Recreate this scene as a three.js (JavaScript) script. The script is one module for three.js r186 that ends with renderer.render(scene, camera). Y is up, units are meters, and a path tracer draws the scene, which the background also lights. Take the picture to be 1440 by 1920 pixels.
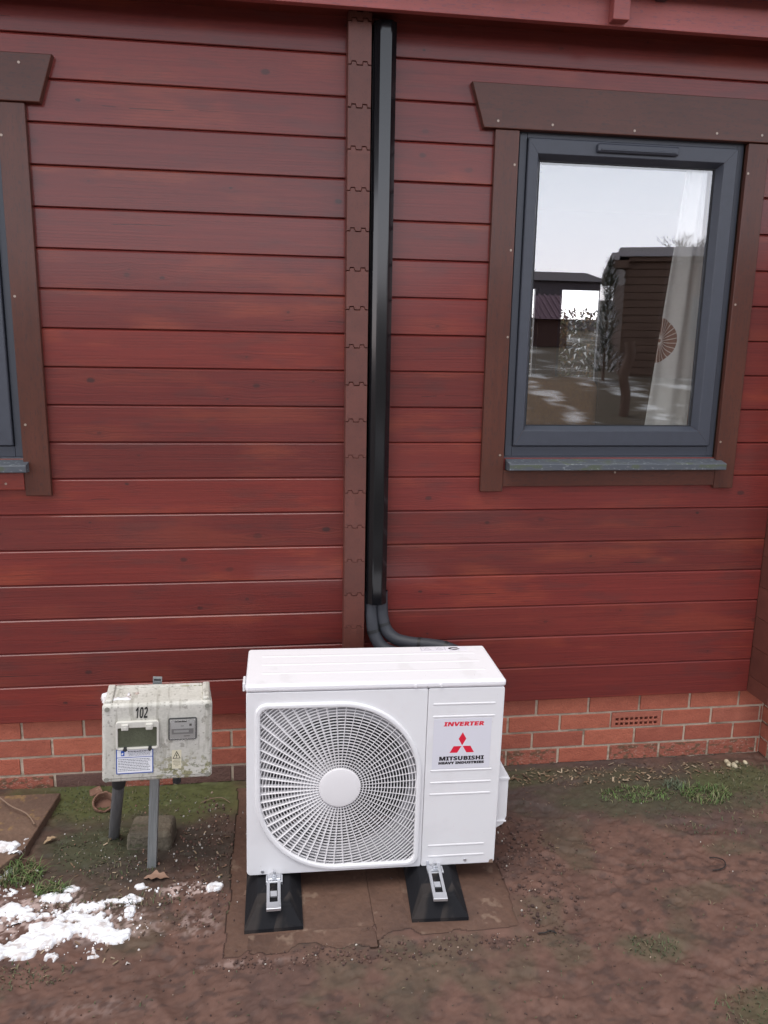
import * as THREE from 'three';
import { RoundedBoxGeometry } from 'three/addons/geometries/RoundedBoxGeometry.js';
import { mergeGeometries } from 'three/addons/utils/BufferGeometryUtils.js';

// ---------------------------------------------------------------- camera, sky, sun, exposure
const scene = new THREE.Scene();
const camera = new THREE.PerspectiveCamera(65.43, 0.75, 0.05, 400);
camera.position.set(0, 1.722, 2.9251);
camera.rotation.set(-0.2073, -0.1395, 0.0178, 'YXZ');
const renderer = new THREE.WebGLRenderer({ antialias: true });
renderer.toneMapping = THREE.LinearToneMapping;
renderer.toneMappingExposure = 0.80;
renderer.shadowMap.enabled = true;
const SKY = 1.0;
{
  const w = 256, h = 128, data = new Float32Array(w * h * 4);
  for (let j = 0; j < h; j++) for (let i = 0; i < w; i++) {
    const el = ((j + 0.5) / h - 0.5) * Math.PI, s = Math.max(0, Math.sin(el));
    const e = Math.min(1, Math.max(0, (s - 0.10) / 0.42)), band = 1 - e * e * (3 - 2 * e), warm = Math.exp(-s * 12);      // winter sky, brightest in the low third
    const L = SKY * (0.95 + 3.1 * band);
    data.set([L * (0.90 + 0.26 * warm), L * (0.955 + 0.04 * warm), L * (1.07 - 0.10 * warm), 1], (j * w + i) * 4);
  }
  const sky = new THREE.DataTexture(data, w, h, THREE.RGBAFormat, THREE.FloatType);
  sky.mapping = THREE.EquirectangularReflectionMapping; sky.magFilter = THREE.LinearFilter; sky.needsUpdate = true;
  scene.background = sky; scene.environment = sky;
}
const sun = new THREE.DirectionalLight(new THREE.Color(1, 0.965, 0.92), 3.5);
sun.position.set(-2.5, 12.4, 3.1); sun.target.position.set(0.3, 0.8, 0);
sun.castShadow = true; sun.shadow.radius = 70; sun.shadow.mapSize.set(2048, 2048);
Object.assign(sun.shadow.camera, { left: -5, right: 5, top: 5, bottom: -5, near: 1, far: 40 });
scene.add(sun, sun.target);

// ---------------------------------------------------------------- helpers
// small maths used throughout
function rng(seed) { let a = seed >>> 0; return () => { a = (a + 0x6D2B79F5) >>> 0; let t = Math.imul(a ^ (a >>> 15), 1 | a); t = (t + Math.imul(t ^ (t >>> 7), 61 | t)) ^ t; return ((t ^ (t >>> 14)) >>> 0) / 4294967296; }; }
function hash(x, y, s) { let n = Math.imul(x | 0, 374761393) + Math.imul(y | 0, 668265263) + Math.imul(s | 0, 2147483647 ^ 0x1b873593) | 0; n = Math.imul(n ^ (n >>> 13), 1274126177); return ((n ^ (n >>> 16)) >>> 0) / 4294967296; }
function vnoise(x, y, s = 0) {
  const xi = Math.floor(x), yi = Math.floor(y), fx = x - xi, fy = y - yi, u = fx * fx * (3 - 2 * fx), v = fy * fy * (3 - 2 * fy);
  const a = hash(xi, yi, s), b = hash(xi + 1, yi, s), c = hash(xi, yi + 1, s), d = hash(xi + 1, yi + 1, s);
  return a + (b - a) * u + (c - a) * v + (a - b - c + d) * u * v;
}
function fbm(x, y, o = 4, s = 0) { let a = 0, w = 0.5, t = 0; for (let k = 0; k < o; k++) { a += w * vnoise(x, y, s + k * 17); t += w; w *= 0.5; x = x * 2.03 + 3.1; y = y * 2.03 + 7.7; } return a / t; }
const clamp = (x, a = 0, b = 1) => Math.min(b, Math.max(a, x));
const sm = (a, b, x) => { const t = clamp((x - a) / (b - a)); return t * t * (3 - 2 * t); };
const mix = (a, b, t) => a + (b - a) * t;
const mix3 = (a, b, t) => [mix(a[0], b[0], t), mix(a[1], b[1], t), mix(a[2], b[2], t)];
const lin = (c) => c <= 0.04045 ? c / 12.92 : Math.pow((c + 0.055) / 1.055, 2.4);

const toS = (c) => c <= 0.0031308 ? c * 12.92 : 1.055 * Math.pow(c, 1 / 2.4) - 0.055;
const C = (r, g, b) => new THREE.Color().setRGB(r, g, b);
function dataTex(w, h, fn, color = true) {          // fn(u, v) -> linear [r,g,b] or a grey
  const d = new Uint8Array(w * h * 4);
  for (let j = 0; j < h; j++) for (let i = 0; i < w; i++) {
    const c = fn((i + 0.5) / w, (j + 0.5) / h, i, j), k = (j * w + i) * 4;
    if (color) { d[k] = 255 * toS(clamp(c[0])); d[k + 1] = 255 * toS(clamp(c[1])); d[k + 2] = 255 * toS(clamp(c[2])); } else d[k] = d[k + 1] = d[k + 2] = 255 * clamp(c);
    d[k + 3] = 255;
  }
  const t = new THREE.DataTexture(d, w, h); t.wrapS = t.wrapT = THREE.RepeatWrapping; t.magFilter = THREE.LinearFilter; t.minFilter = THREE.LinearMipmapLinearFilter; t.generateMipmaps = true;
  if (color) t.colorSpace = THREE.SRGBColorSpace; t.needsUpdate = true; return t;
}
const std = (o) => new THREE.MeshStandardMaterial(o), phy = (o) => new THREE.MeshPhysicalMaterial(o);
const used = {};
function numbered(name) { const n = used[name] = (used[name] ?? -1) + 1; return n ? `${name}_${String(n).padStart(3, '0')}` : name; }
function finish(o) { o.traverse((m) => { if (m.isMesh) { m.castShadow = true; m.receiveShadow = true; } }); return o; }
function tag(o, label, category, group) { o.userData.label = label; o.userData.category = category; if (group) o.userData.group = group; return o; }
function thing(name, label, category, pos = [0, 0, 0], group) { const g = new THREE.Group(); g.name = numbered(name); g.position.set(...pos); scene.add(g); return tag(g, label, category, group); }
function part(name, geo, mat, parent, pos) { const m = new THREE.Mesh(Array.isArray(geo) ? join(geo) : geo, mat); m.name = name; if (pos) m.position.set(...pos); parent.add(m); m.castShadow = m.receiveShadow = true; return m; }
function join(list) { const l = list.map((g) => { const n = g.index ? g.toNonIndexed() : g; for (const k of Object.keys(n.attributes)) if (!['position', 'normal', 'uv'].includes(k)) n.deleteAttribute(k); return n; }); return mergeGeometries(l); }
const bx = (x0, x1, y0, y1, z0, z1) => { const g = new THREE.BoxGeometry(x1 - x0, y1 - y0, z1 - z0); g.translate((x0 + x1) / 2, (y0 + y1) / 2, (z0 + z1) / 2); return g; };
const rbx = (x0, x1, y0, y1, z0, z1, r = 0.003, s = 2) => { const g = new RoundedBoxGeometry(x1 - x0, y1 - y0, z1 - z0, s, r); g.translate((x0 + x1) / 2, (y0 + y1) / 2, (z0 + z1) / 2); return g; };
const cyl = (r, h, x, y, z, axis = 'y', seg = 16, r2 = r) => { const g = new THREE.CylinderGeometry(r2, r, h, seg); if (axis === 'z') g.rotateX(Math.PI / 2); if (axis === 'x') g.rotateZ(-Math.PI / 2); g.translate(x, y, z); return g; };
function uvMetric(g, sx = 1, sy = 1, ox = 0, oy = 0) {   // uv in metres by the dominant axis of each face
  if (g.index) g = g.toNonIndexed();
  const p = g.attributes.position, n = g.attributes.normal, uv = new Float32Array(p.count * 2);
  for (let i = 0; i < p.count; i++) {
    const ax = Math.abs(n.getX(i)), ay = Math.abs(n.getY(i)), az = Math.abs(n.getZ(i));
    let u, v; if (az >= ax && az >= ay) { u = p.getX(i); v = p.getY(i); } else if (ay >= ax) { u = p.getX(i); v = p.getZ(i); } else { u = p.getZ(i); v = p.getY(i); }
    uv[2 * i] = u * sx + ox; uv[2 * i + 1] = v * sy + oy;
  }
  g.setAttribute('uv', new THREE.BufferAttribute(uv, 2)); return g;
}
function prismX(profile, x0, x1) {   // profile [z,y] polygon (counter-clockwise seen from +x with z right...), extruded along x, flat faces
  const s = new THREE.Shape(profile.map(([z, y]) => new THREE.Vector2(-z, y)));
  const g = new THREE.ExtrudeGeometry(s, { depth: x1 - x0, bevelEnabled: false }); g.rotateY(Math.PI / 2); g.translate(x0, 0, 0);
  return g;   // shape x (= -z) goes to -z after the turn, so z is kept
}
function roundRect(x0, y0, x1, y1, r, Cls = THREE.Shape) {   // r: [tl, tr, br, bl]
  const [tl, tr, br, bl] = Array.isArray(r) ? r : [r, r, r, r], s = new Cls();
  s.moveTo(x0 + bl, y0); s.lineTo(x1 - br, y0); s.absarc(x1 - br, y0 + br, br, -Math.PI / 2, 0, false);
  s.lineTo(x1, y1 - tr); s.absarc(x1 - tr, y1 - tr, tr, 0, Math.PI / 2, false);
  s.lineTo(x0 + tl, y1); s.absarc(x0 + tl, y1 - tl, tl, Math.PI / 2, Math.PI, false);
  s.lineTo(x0, y0 + bl); s.absarc(x0 + bl, y0 + bl, bl, Math.PI, 1.5 * Math.PI, false); return s;
}
function canvas(w, h, draw) { const c = document.createElement('canvas'); c.width = w; c.height = h; draw(c.getContext('2d'), w, h); const t = new THREE.CanvasTexture(c); t.colorSpace = THREE.SRGBColorSpace; return t; }
function labelGeo(w, h, t, x, y, z) { const g = new THREE.BoxGeometry(w, h, t); g.translate(x, y, z); return g; }

// ---------------------------------------------------------------- procedural materials
// stained softwood: 16 boards of 2.4 m, one per strip of the texture
const R0 = rng(11);
const strips = []; for (let k = 0; k < 16; k++) {
  const knots = []; const n = 2 + Math.floor(R0() * 4); for (let q = 0; q < n; q++) knots.push([R0() * 2.4, 0.018 + R0() * 0.095, 0.004 + R0() * 0.009, R0()]);
  const cracks = []; if (R0() < 0.3) cracks.push([R0() * 1.8, 0.03 + R0() * 0.07, 0.2 + R0() * 0.4]);
  strips.push({ knots, cracks, tone: R0(), warm: R0(), off: R0() * 50 });
}
function woodAt(u, v) {
  const k = Math.min(15, Math.floor(v * 16)), S = strips[k], x = u * 2.4; let y = (v * 16 - k) * 0.1308, warp = 0, knot = 0, halo = 0;
  for (const [kx, ky, kr, kt] of S.knots) {
    let dx = Math.abs(x - kx); dx = Math.min(dx, 2.4 - dx); const dy = y - ky, d = Math.hypot(dx * 0.6, dy);
    warp += Math.sign(dy) * kr * 1.4 * Math.exp(-(dx * dx) / (kr * kr * 16) - Math.abs(dy) / 0.03);
    knot = Math.max(knot, sm(kr * 1.05, kr * 0.55, d + 0.002 * vnoise(x * 300, y * 300, 5)) * (0.4 + 0.6 * kt)); halo = Math.max(halo, Math.exp(-d * d / (kr * kr * 10)));
  }
  const yw = y - warp;
  const grain = fbm(x * 3 + S.off, yw * 160 + S.off, 3, 3), fine = fbm(x * 26, yw * 900 + S.off, 2, 9);
  const patch = fbm(x * 3.2 + S.off * 3, y * 14 + S.off, 4, 21), dark = fbm(x * 6 + S.off * 5, y * 26, 4, 33);
  let c = mix3([0.132, 0.0175, 0.0145], [0.190, 0.0265, 0.0198], clamp(0.45 * S.tone + 0.9 * (grain - 0.32)));
  c = mix3(c, [0.270, 0.050, 0.024], clamp(sm(0.48, 0.80, patch) * (0.18 + 0.55 * S.warm)));
  c = mix3(c, [0.085, 0.025, 0.023], sm(0.56, 0.82, dark) * 0.4);
  c = mix3(c, [0.08, 0.018, 0.017], halo * 0.22 + 0.34 * sm(0.56, 0.78, fine));
  const ringv = yw * 95 + 3.2 * fbm(x * 1.1 + S.off, yw * 14, 3, 41) + S.off, rf = ringv - Math.floor(ringv), line = sm(0.55, 0.93, rf) * sm(1.0, 0.95, rf) * sm(0.25, 0.6, vnoise(x * 5 + S.off, yw * 40, 43));
  c = mix3(c, [0.070, 0.0125, 0.0115], 0.28 * line);                                                   // growth rings
  c = mix3(c, [0.032, 0.013, 0.013], knot * 0.8);
  let h = 0.5 - 0.18 * line + 0.4 * (grain - 0.5) + 0.25 * (fine - 0.5);
  for (const [cx, cy, cl] of S.cracks) { const t = (x - cx) / cl; if (t > 0 && t < 1) { const d = Math.abs(y - cy - 0.006 * (vnoise(x * 9, 3, k) - 0.5)); const m = sm(0.0013, 0.0005, d) * sm(0, 0.1, t) * sm(1, 0.85, t) * sm(0.28, 0.4, vnoise(x * 22, 8, k)); c = mix3(c, [0.02, 0.006, 0.006], 0.85 * m); h -= 0.5 * m; } }
  return { c, h };
}
const woodMap = dataTex(2048, 2048, (u, v) => woodAt(u, v).c);
const woodBump = dataTex(1024, 2048, (u, v) => woodAt(u, v).h, false);
const boardTints = [[1, 1, 1], [0.93, 0.95, 0.97], [1.10, 1.06, 1.0], [0.86, 0.92, 0.94], [1.04, 1.0, 1.03]].map((c) => C(...c));
const boardMats = boardTints.map((color) => phy({ map: woodMap, bumpMap: woodBump, bumpScale: 0.0011, roughness: 0.65, specularIntensity: 0.6, clearcoat: 0.5, clearcoatRoughness: 0.17, color }));
// brown painted trim
const trimMap = dataTex(1024, 512, (u, v) => {
  const g = fbm(u * 5, v * 70, 3, 50), f = fbm(u * 60, v * 420, 2, 51), p = fbm(u * 9, v * 10, 4, 52);
  let c = mix3([0.064, 0.020, 0.0125], [0.106, 0.032, 0.0195], clamp(0.5 * g + 0.7 * (p - 0.2)));
  c = mix3(c, [0.035, 0.019, 0.018], 0.5 * sm(0.62, 0.8, f)); return c;
});
const trimBump = dataTex(512, 512, (u, v) => 0.5 + 0.6 * (fbm(u * 5, v * 70, 3, 50) - 0.5) + 0.3 * (fbm(u * 60, v * 420, 2, 51) - 0.5), false);
const trimMat = phy({ map: trimMap, bumpMap: trimBump, bumpScale: 0.0008, roughness: 0.6, specularIntensity: 0.5, clearcoat: 0.35, clearcoatRoughness: 0.18 });
const trimMatV = trimMat.clone(); { for (const k of ['map', 'bumpMap']) { const t = trimMat[k].clone(); t.rotation = Math.PI / 2; t.needsUpdate = true; trimMatV[k] = t; } }
const redTrim = std({ map: trimMap, bumpMap: trimBump, bumpScale: 0.0008, roughness: 0.45, color: C(2.6, 1.0, 0.85) });
const endMap = dataTex(512, 512, (u, v) => {      // end grain of the log ends
  const p = fbm(u * 10, v * 10, 4, 60), f = fbm(u * 130, v * 130, 2, 61);
  let c = mix3([0.095, 0.029, 0.021], [0.138, 0.043, 0.031], p); return mix3(c, [0.05, 0.022, 0.02], 0.4 * sm(0.6, 0.8, f));
});
const endMats = [1, 0.93, 1.06].map((k) => std({ map: endMap, bumpMap: endMap, bumpScale: 0.0004, roughness: 0.5, color: C(k, k, k) }));
const fasciaMat = std({ map: trimMap, bumpMap: trimBump, bumpScale: 0.0006, roughness: 0.5, color: C(4.0, 3.4, 5.0) });
const soffitMat = std({ map: trimMap, roughness: 0.55, color: C(1.6, 0.8, 0.8) });
const frameMat = std({ color: C(0.052, 0.058, 0.077), roughness: 0.42, map: dataTex(512, 512, (u, v) => { const s = fbm(u * 40, v * 40, 3, 70), d = vnoise(u * 130, v * 130, 71); const k = 0.93 + 0.14 * (s - 0.5); return d > 0.965 ? [1, 1, 1] : [k * 0.9, k * 0.9, k * 0.9]; }) });
const sillMat = std({ roughness: 0.6, map: dataTex(512, 256, (u, v) => { const s = fbm(u * 14, v * 14, 4, 75), d = fbm(u * 70, v * 70, 2, 76); let c = mix3([0.058, 0.066, 0.085], [0.082, 0.090, 0.095], s); c = mix3(c, [0.07, 0.085, 0.045], sm(0.6, 0.75, s) * 0.7); return mix3(c, [0.28, 0.3, 0.32], sm(0.72, 0.82, d) * 0.5); }) });
const gasketMat = std({ color: C(0.012, 0.012, 0.015), roughness: 0.6 });
const glassMat = phy({ transmission: 1, thickness: 0, roughness: 0, ior: 2.333, color: C(0.97, 0.98, 0.98) });
const innerGlassMat = phy({ transmission: 1, thickness: 0, roughness: 0, ior: 2.2, color: C(0.95, 0.97, 0.96) });
const farGlassMat = phy({ transmission: 1, thickness: 0, roughness: 0, ior: 1.5, color: C(0.97, 0.98, 0.98) });
const screwMat = std({ color: C(0.34, 0.27, 0.22), roughness: 0.4, metalness: 0.6 });
const steelMat = std({ color: C(0.62, 0.63, 0.66), roughness: 0.36, metalness: 0.85 });
const galvMat = std({ roughness: 0.55, metalness: 0.6, map: dataTex(256, 256, (u, v) => { const s = fbm(u * 18, v * 18, 3, 80), k = 0.20 + 0.18 * s; return [k * 0.95, k, k]; }) });
const blackPlastic = phy({ color: C(0.006, 0.0065, 0.008), roughness: 0.13, ior: 1.52 });
const foamMat = std({ color: C(0.028, 0.030, 0.038), roughness: 0.58, bumpMap: dataTex(256, 256, (u, v) => fbm(u * 60, v * 60, 3, 82), false), bumpScale: 0.0006 });
const tapeMat = std({ color: C(0.006, 0.006, 0.007), roughness: 0.5 });
const rubberMat = phy({ roughness: 0.8, specularIntensity: 0.45, bumpMap: dataTex(256, 256, (u, v) => fbm(u * 50, v * 50, 3, 84), false), bumpScale: 0.0006, map: dataTex(512, 512, (u, v) => { const d = fbm(u * 8, v * 8, 4, 85), s = fbm(u * 34 + 4, v * 7, 3, 86); let c = [0.008, 0.008, 0.010]; c = mix3(c, [0.035, 0.029, 0.027], sm(0.60, 0.78, d) * 0.8); return mix3(c, [0.11, 0.09, 0.085], sm(0.70, 0.80, s) * sm(0.45, 0.6, d) * 0.6); }) });
const whiteMap = dataTex(512, 512, (u, v) => { const d = fbm(u * 12, v * 12, 4, 90), s = vnoise(u * 210, v * 210, 91); let k = 0.72 - 0.03 * sm(0.55, 0.8, d); let c = [k, k * 0.985, k * 1.005]; if (s > 0.985) c = mix3(c, [0.45, 0.40, 0.38], 0.5); return c; });
const whiteMat = std({ map: whiteMap, roughness: 0.34 });
const lidMat = std({ roughness: 0.34, map: dataTex(1024, 512, (u, v) => { const d = fbm(u * 9, v * 5, 4, 93), s = vnoise(u * 260, v * 120, 94), w = fbm(u * 22, v * 9, 3, 95); let c = [0.77, 0.76, 0.78]; c = mix3(c, [0.62, 0.60, 0.61], sm(0.56, 0.75, d) * sm(0.45, 0.65, w) * 0.3); if (s > 0.975) c = mix3(c, [0.40, 0.36, 0.34], 0.55); return c; }) });
const grilleMat = std({ color: C(0.74, 0.72, 0.73), roughness: 0.4 });
const darkMat = std({ color: C(0.024, 0.024, 0.028), roughness: 0.6 });
const brickMap = dataTex(1024, 512, (u, v) => { const a = fbm(u * 14, v * 14, 4, 100), f = fbm(u * 120, v * 120, 2, 101), p = vnoise(u * 200, v * 200, 102); let c = mix3([0.290, 0.080, 0.050], [0.400, 0.125, 0.078], a); c = mix3(c, [0.15, 0.05, 0.04], 0.5 * sm(0.6, 0.8, f)); if (p > 0.97) c = mix3(c, [0.42, 0.26, 0.2], 0.5); return c; });
const brickBump = dataTex(512, 256, (u, v) => fbm(u * 90, v * 45, 3, 104), false);
const brickMats = [[1.08, 1, 0.95], [0.98, 0.92, 0.9], [1.16, 1.12, 1.05], [1.05, 1.08, 1.1], [0.92, 0.84, 0.84]].map((c) => std({ map: brickMap, bumpMap: brickBump, bumpScale: 0.0015, roughness: 0.85, color: C(...c) }));
const darkBrick = std({ map: brickMap, bumpMap: brickBump, bumpScale: 0.002, roughness: 0.9, color: C(0.36, 0.62, 0.8) });
const mossBrick = std({ bumpMap: brickBump, bumpScale: 0.002, roughness: 0.9, map: dataTex(1024, 512, (u, v) => { const a = fbm(u * 14, v * 14, 4, 100), f = fbm(u * 120, v * 120, 2, 101), m = fbm(u * 22, v * 16, 4, 109), e = fbm(u * 60, v * 60, 2, 108); let c = mix3([0.255, 0.072, 0.046], [0.36, 0.115, 0.075], a); c = mix3(c, [0.15, 0.05, 0.04], 0.5 * sm(0.6, 0.8, f)); c = mix3(c, [0.085, 0.065, 0.035], sm(0.52, 0.68, m) * 0.75); return mix3(c, [0.44, 0.30, 0.24], sm(0.68, 0.78, e) * 0.5); }) });
const mortarMat = std({ roughness: 0.95, bumpMap: brickBump, bumpScale: 0.002, map: dataTex(512, 256, (u, v) => { const a = fbm(u * 30, v * 30, 4, 106), m = fbm(u * 5 + 3, v * 9, 3, 107); let c = mix3([0.38, 0.29, 0.22], [0.56, 0.46, 0.36], a); return mix3(c, [0.10, 0.085, 0.05], sm(0.55, 0.75, m) * 0.6); }) });
const concreteMap = (seed, a, b, st) => dataTex(1024, 1024, (u, v) => { const n = fbm(u * 7, v * 7, 5, seed), f = fbm(u * 80, v * 80, 3, seed + 1), q = fbm(u * 17 + 5, v * 12, 4, seed + 2), e = fbm(u * 40, v * 40, 3, seed + 4); let c = mix3(a, b, clamp(1.6 * (n - 0.2))); c = mix3(c, st, sm(0.62, 0.76, q) * sm(0.45, 0.62, e) * 0.7); const k = 0.82 + 0.36 * f; return [c[0] * k, c[1] * k, c[2] * k]; });
const slabMat = std({ roughness: 0.62, map: concreteMap(110, [0.076, 0.040, 0.028], [0.122, 0.066, 0.045], [0.19, 0.125, 0.09]), bumpMap: dataTex(512, 512, (u, v) => fbm(u * 60, v * 60, 4, 113), false), bumpScale: 0.002 });
const rustSlabMat = std({ roughness: 0.7, map: concreteMap(120, [0.095, 0.058, 0.042], [0.16, 0.098, 0.066], [0.24, 0.15, 0.06]), bumpMap: slabMat.bumpMap, bumpScale: 0.002 });
const stoneMat = std({ roughness: 0.9, map: concreteMap(130, [0.075, 0.062, 0.044], [0.15, 0.125, 0.09], [0.05, 0.055, 0.025]), bumpMap: slabMat.bumpMap, bumpScale: 0.004 });
const terraMat = std({ roughness: 0.85, map: concreteMap(140, [0.15, 0.075, 0.050], [0.22, 0.115, 0.078], [0.30, 0.23, 0.15]) });

// ---------------------------------------------------------------- ground: mud, moss, slush; one sheet to the horizon
const slabRects = [[-0.158, 0.2857, 0.03, 0.93], [0.2863, 0.732, 0.03, 0.905]];
function slabInset(x, z) { let d = -1; for (const [a, b, c, e] of slabRects) d = Math.max(d, Math.min(x - a, b - x, z - c, e - z)); return d; }
const rise = (x, z) => 1.25 * sm(3.2, 13, z) + 0.07 * Math.max(0, z - 13) * sm(13, 20, z);
const PRINTS = [[1.05, 0.62, 0.5, 0.13], [1.38, 0.82, 0.9, 0.13], [1.16, 1.06, 0.7, 0.14], [0.72, 1.12, 0.3, 0.13], [0.18, 1.12, 1.4, 0.13], [-0.28, 1.02, 1.2, 0.13], [1.52, 0.48, 0.2, 0.12], [-0.33, 0.72, 1.5, 0.12], [0.95, 0.3, 0.4, 0.12]];
function groundH(x, z) {
  let h = 0.004 + 0.014 * (fbm(x * 2.2, z * 2.2, 3, 200) - 0.5) + 0.02 * sm(-0.3, -1, x) * sm(0.7, 0, z);
  h += 0.008 * (fbm(x * 9, z * 9, 3, 201) - 0.5) + 0.0060 * (fbm(x * 36, z * 36, 3, 202) - 0.5) + 0.004 * (fbm(x * 130, z * 130, 2, 203) - 0.5);
  const scuff = fbm(x * 19 + 3 + 2 * fbm(x * 5, z * 5, 2, 209), z * 27, 3, 204); h -= 0.006 * sm(0.60, 0.78, scuff);           // heel and spade marks
  h += 0.02 * sm(0.35, 0.05, Math.hypot((x - 0.86) / 1.0, (z - 0.62) / 0.9)) * fbm(x * 14, z * 14, 3, 205); // spoil thrown up beside the slab
  for (const [px, pz, a, l] of PRINTS) { const dx = x - px, dz = z - pz, u = dx * Math.cos(a) + dz * Math.sin(a), v = -dx * Math.sin(a) + dz * Math.cos(a), q = Math.hypot(u / l, v / (0.045 - 0.012 * sm(0, -l, u))) + 0.35 * (fbm(x * 30, z * 30, 2, 211) - 0.5); h += -0.005 * sm(1.05, 0.75, q) + 0.0025 * sm(1.0, 1.2, q) * sm(1.6, 1.25, q); }   // boot prints
  const d = slabInset(x, z), ins = (Math.abs(x - 0.286) < 0.02 ? -0.004 : 0.004) + 0.05 * Math.max(0, fbm(x * 11, z * 11, 3, 206) - 0.42) * (0.6 + 2.6 * sm(0.80, 0.9, z)) * (x > 0.3 && x < 0.7 || x < 0.27 ? 1 : 0.6);
  if (d > -0.03) h = mix(h, Math.max(h, 0.0052 + 0.0025 * fbm(x * 40, z * 40, 2, 208)), sm(-0.03, 0, d));
  if (d > ins) h = -0.035;
  return h + rise(x, z);
}
const blob = (x, z, cx, cz, rx, rz, e = 0.5, s = 0, f = 7) => sm(1 + e, 1 - e, Math.hypot((x - cx) / rx, (z - cz) / rz) + 1.3 * (fbm(x * f, z * f, 4, 300 + s) - 0.5));
function groundC(x, z) {
  const n = fbm(x * 3, z * 3, 4, 220), f = fbm(x * 45, z * 45, 3, 221), m2 = fbm(x * 13, z * 13, 4, 222);
  let c = mix3([0.074, 0.036, 0.026], [0.124, 0.063, 0.046], clamp(0.6 * n + 0.8 * (m2 - 0.35) + 0.3 * f));
  c = mix3(c, [0.050, 0.027, 0.022], sm(0.56, 0.74, fbm(x * 26, z * 40, 3, 223)) * 0.7); c = mix3(c, [0.060, 0.032, 0.026], sm(0.60, 0.72, fbm(x * 4 + 2, z * 6, 4, 226)) * 0.5);
  c = mix3(c, [0.060, 0.053, 0.030], sm(0.56, 0.72, fbm(x * 5 + 9, z * 5, 4, 224)) * 0.45);             // old grass trodden in
  c = mix3(c, [0.050, 0.034, 0.030], blob(x, z, 1.25, 0.16, 0.75, 0.25, 0.5, 1) * 0.75);
  c = mix3(c, [0.046, 0.044, 0.022], blob(x, z, 1.5, 0.24, 0.42, 0.14, 0.5, 2, 11) * 0.8);
  c = mix3(c, [0.055, 0.060, 0.020], blob(x, z, 1.92, 0.17, 0.2, 0.14, 0.4, 3, 11) * 0.8);
  c = mix3(c, [0.036, 0.030, 0.021], blob(x, z, -0.48, 0.3, 0.42, 0.32, 0.5, 4) * 0.85);                // dark wet soil below the meter
  c = mix3(c, [0.066, 0.078, 0.020], blob(x, z, -0.55, 0.06, 0.5, 0.15, 0.5, 5, 9) * 0.85);             // moss along the plinth
  c = mix3(c, [0.040, 0.046, 0.018], blob(x, z, -0.62, 0.36, 0.15, 0.10, 0.5, 6, 9) * 0.7);
  c = mix3(c, [0.055, 0.058, 0.022], blob(x, z, 0.85, 0.07, 0.5, 0.06, 0.5, 12, 9) * 0.6);
  c = mix3(c, [0.060, 0.060, 0.024], blob(x, z, 1.27, 1.27, 0.12, 0.08, 0.5, 13, 12) * 0.6);
  c = mix3(c, [0.062, 0.060, 0.030], blob(x, z, 1.08, 1.02, 0.09, 0.05, 0.5, 14, 12) * 0.6);
  for (const [cx, cz, rx, rz, k, s] of [[-0.70, 0.70, 0.22, 0.10, 0.85, 7], [-0.55, 0.77, 0.12, 0.04, 0.7, 15], [-0.28, 0.62, 0.08, 0.028, 0.9, 8], [-0.25, 0.77, 0.06, 0.05, 0.4, 9], [-0.50, 1.06, 0.13, 0.04, 0.16, 10], [-0.1, 0.95, 0.10, 0.010, 0.25, 16], [-0.36, 0.78, 0.05, 0.03, 0.35, 17]]) {
    const b = blob(x, z, cx, cz, rx, rz, 0.6, s, 12) * sm(0.46, 0.66, fbm(x * 75, z * 75, 3, 240 + s));
    c = mix3(c, [0.46, 0.35, 0.32], b * k);                                                            // half-melted dirty slush
  }
  const k = 0.78 + 0.44 * f; c = [c[0] * k, c[1] * k, c[2] * k];
  if (z > 2.2 || z < -4.2) {
    const sn = 0.7 * sm(0.55, 0.70, fbm(x * 2.2, z * 1.3, 5, 250) * 0.6 + 0.4 * fbm(x * 9, z * 6, 3, 251)) * (z < 0 ? 1 : sm(2.2, 4.5, z)), gr = [0.075, 0.06, 0.04];
    c = mix3(c, gr, z < 0 ? 1 : sm(2.2, 4, z) * 0.8); c = mix3(c, [0.78, 0.79, 0.82], sn);
  }
  return c;
}
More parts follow.
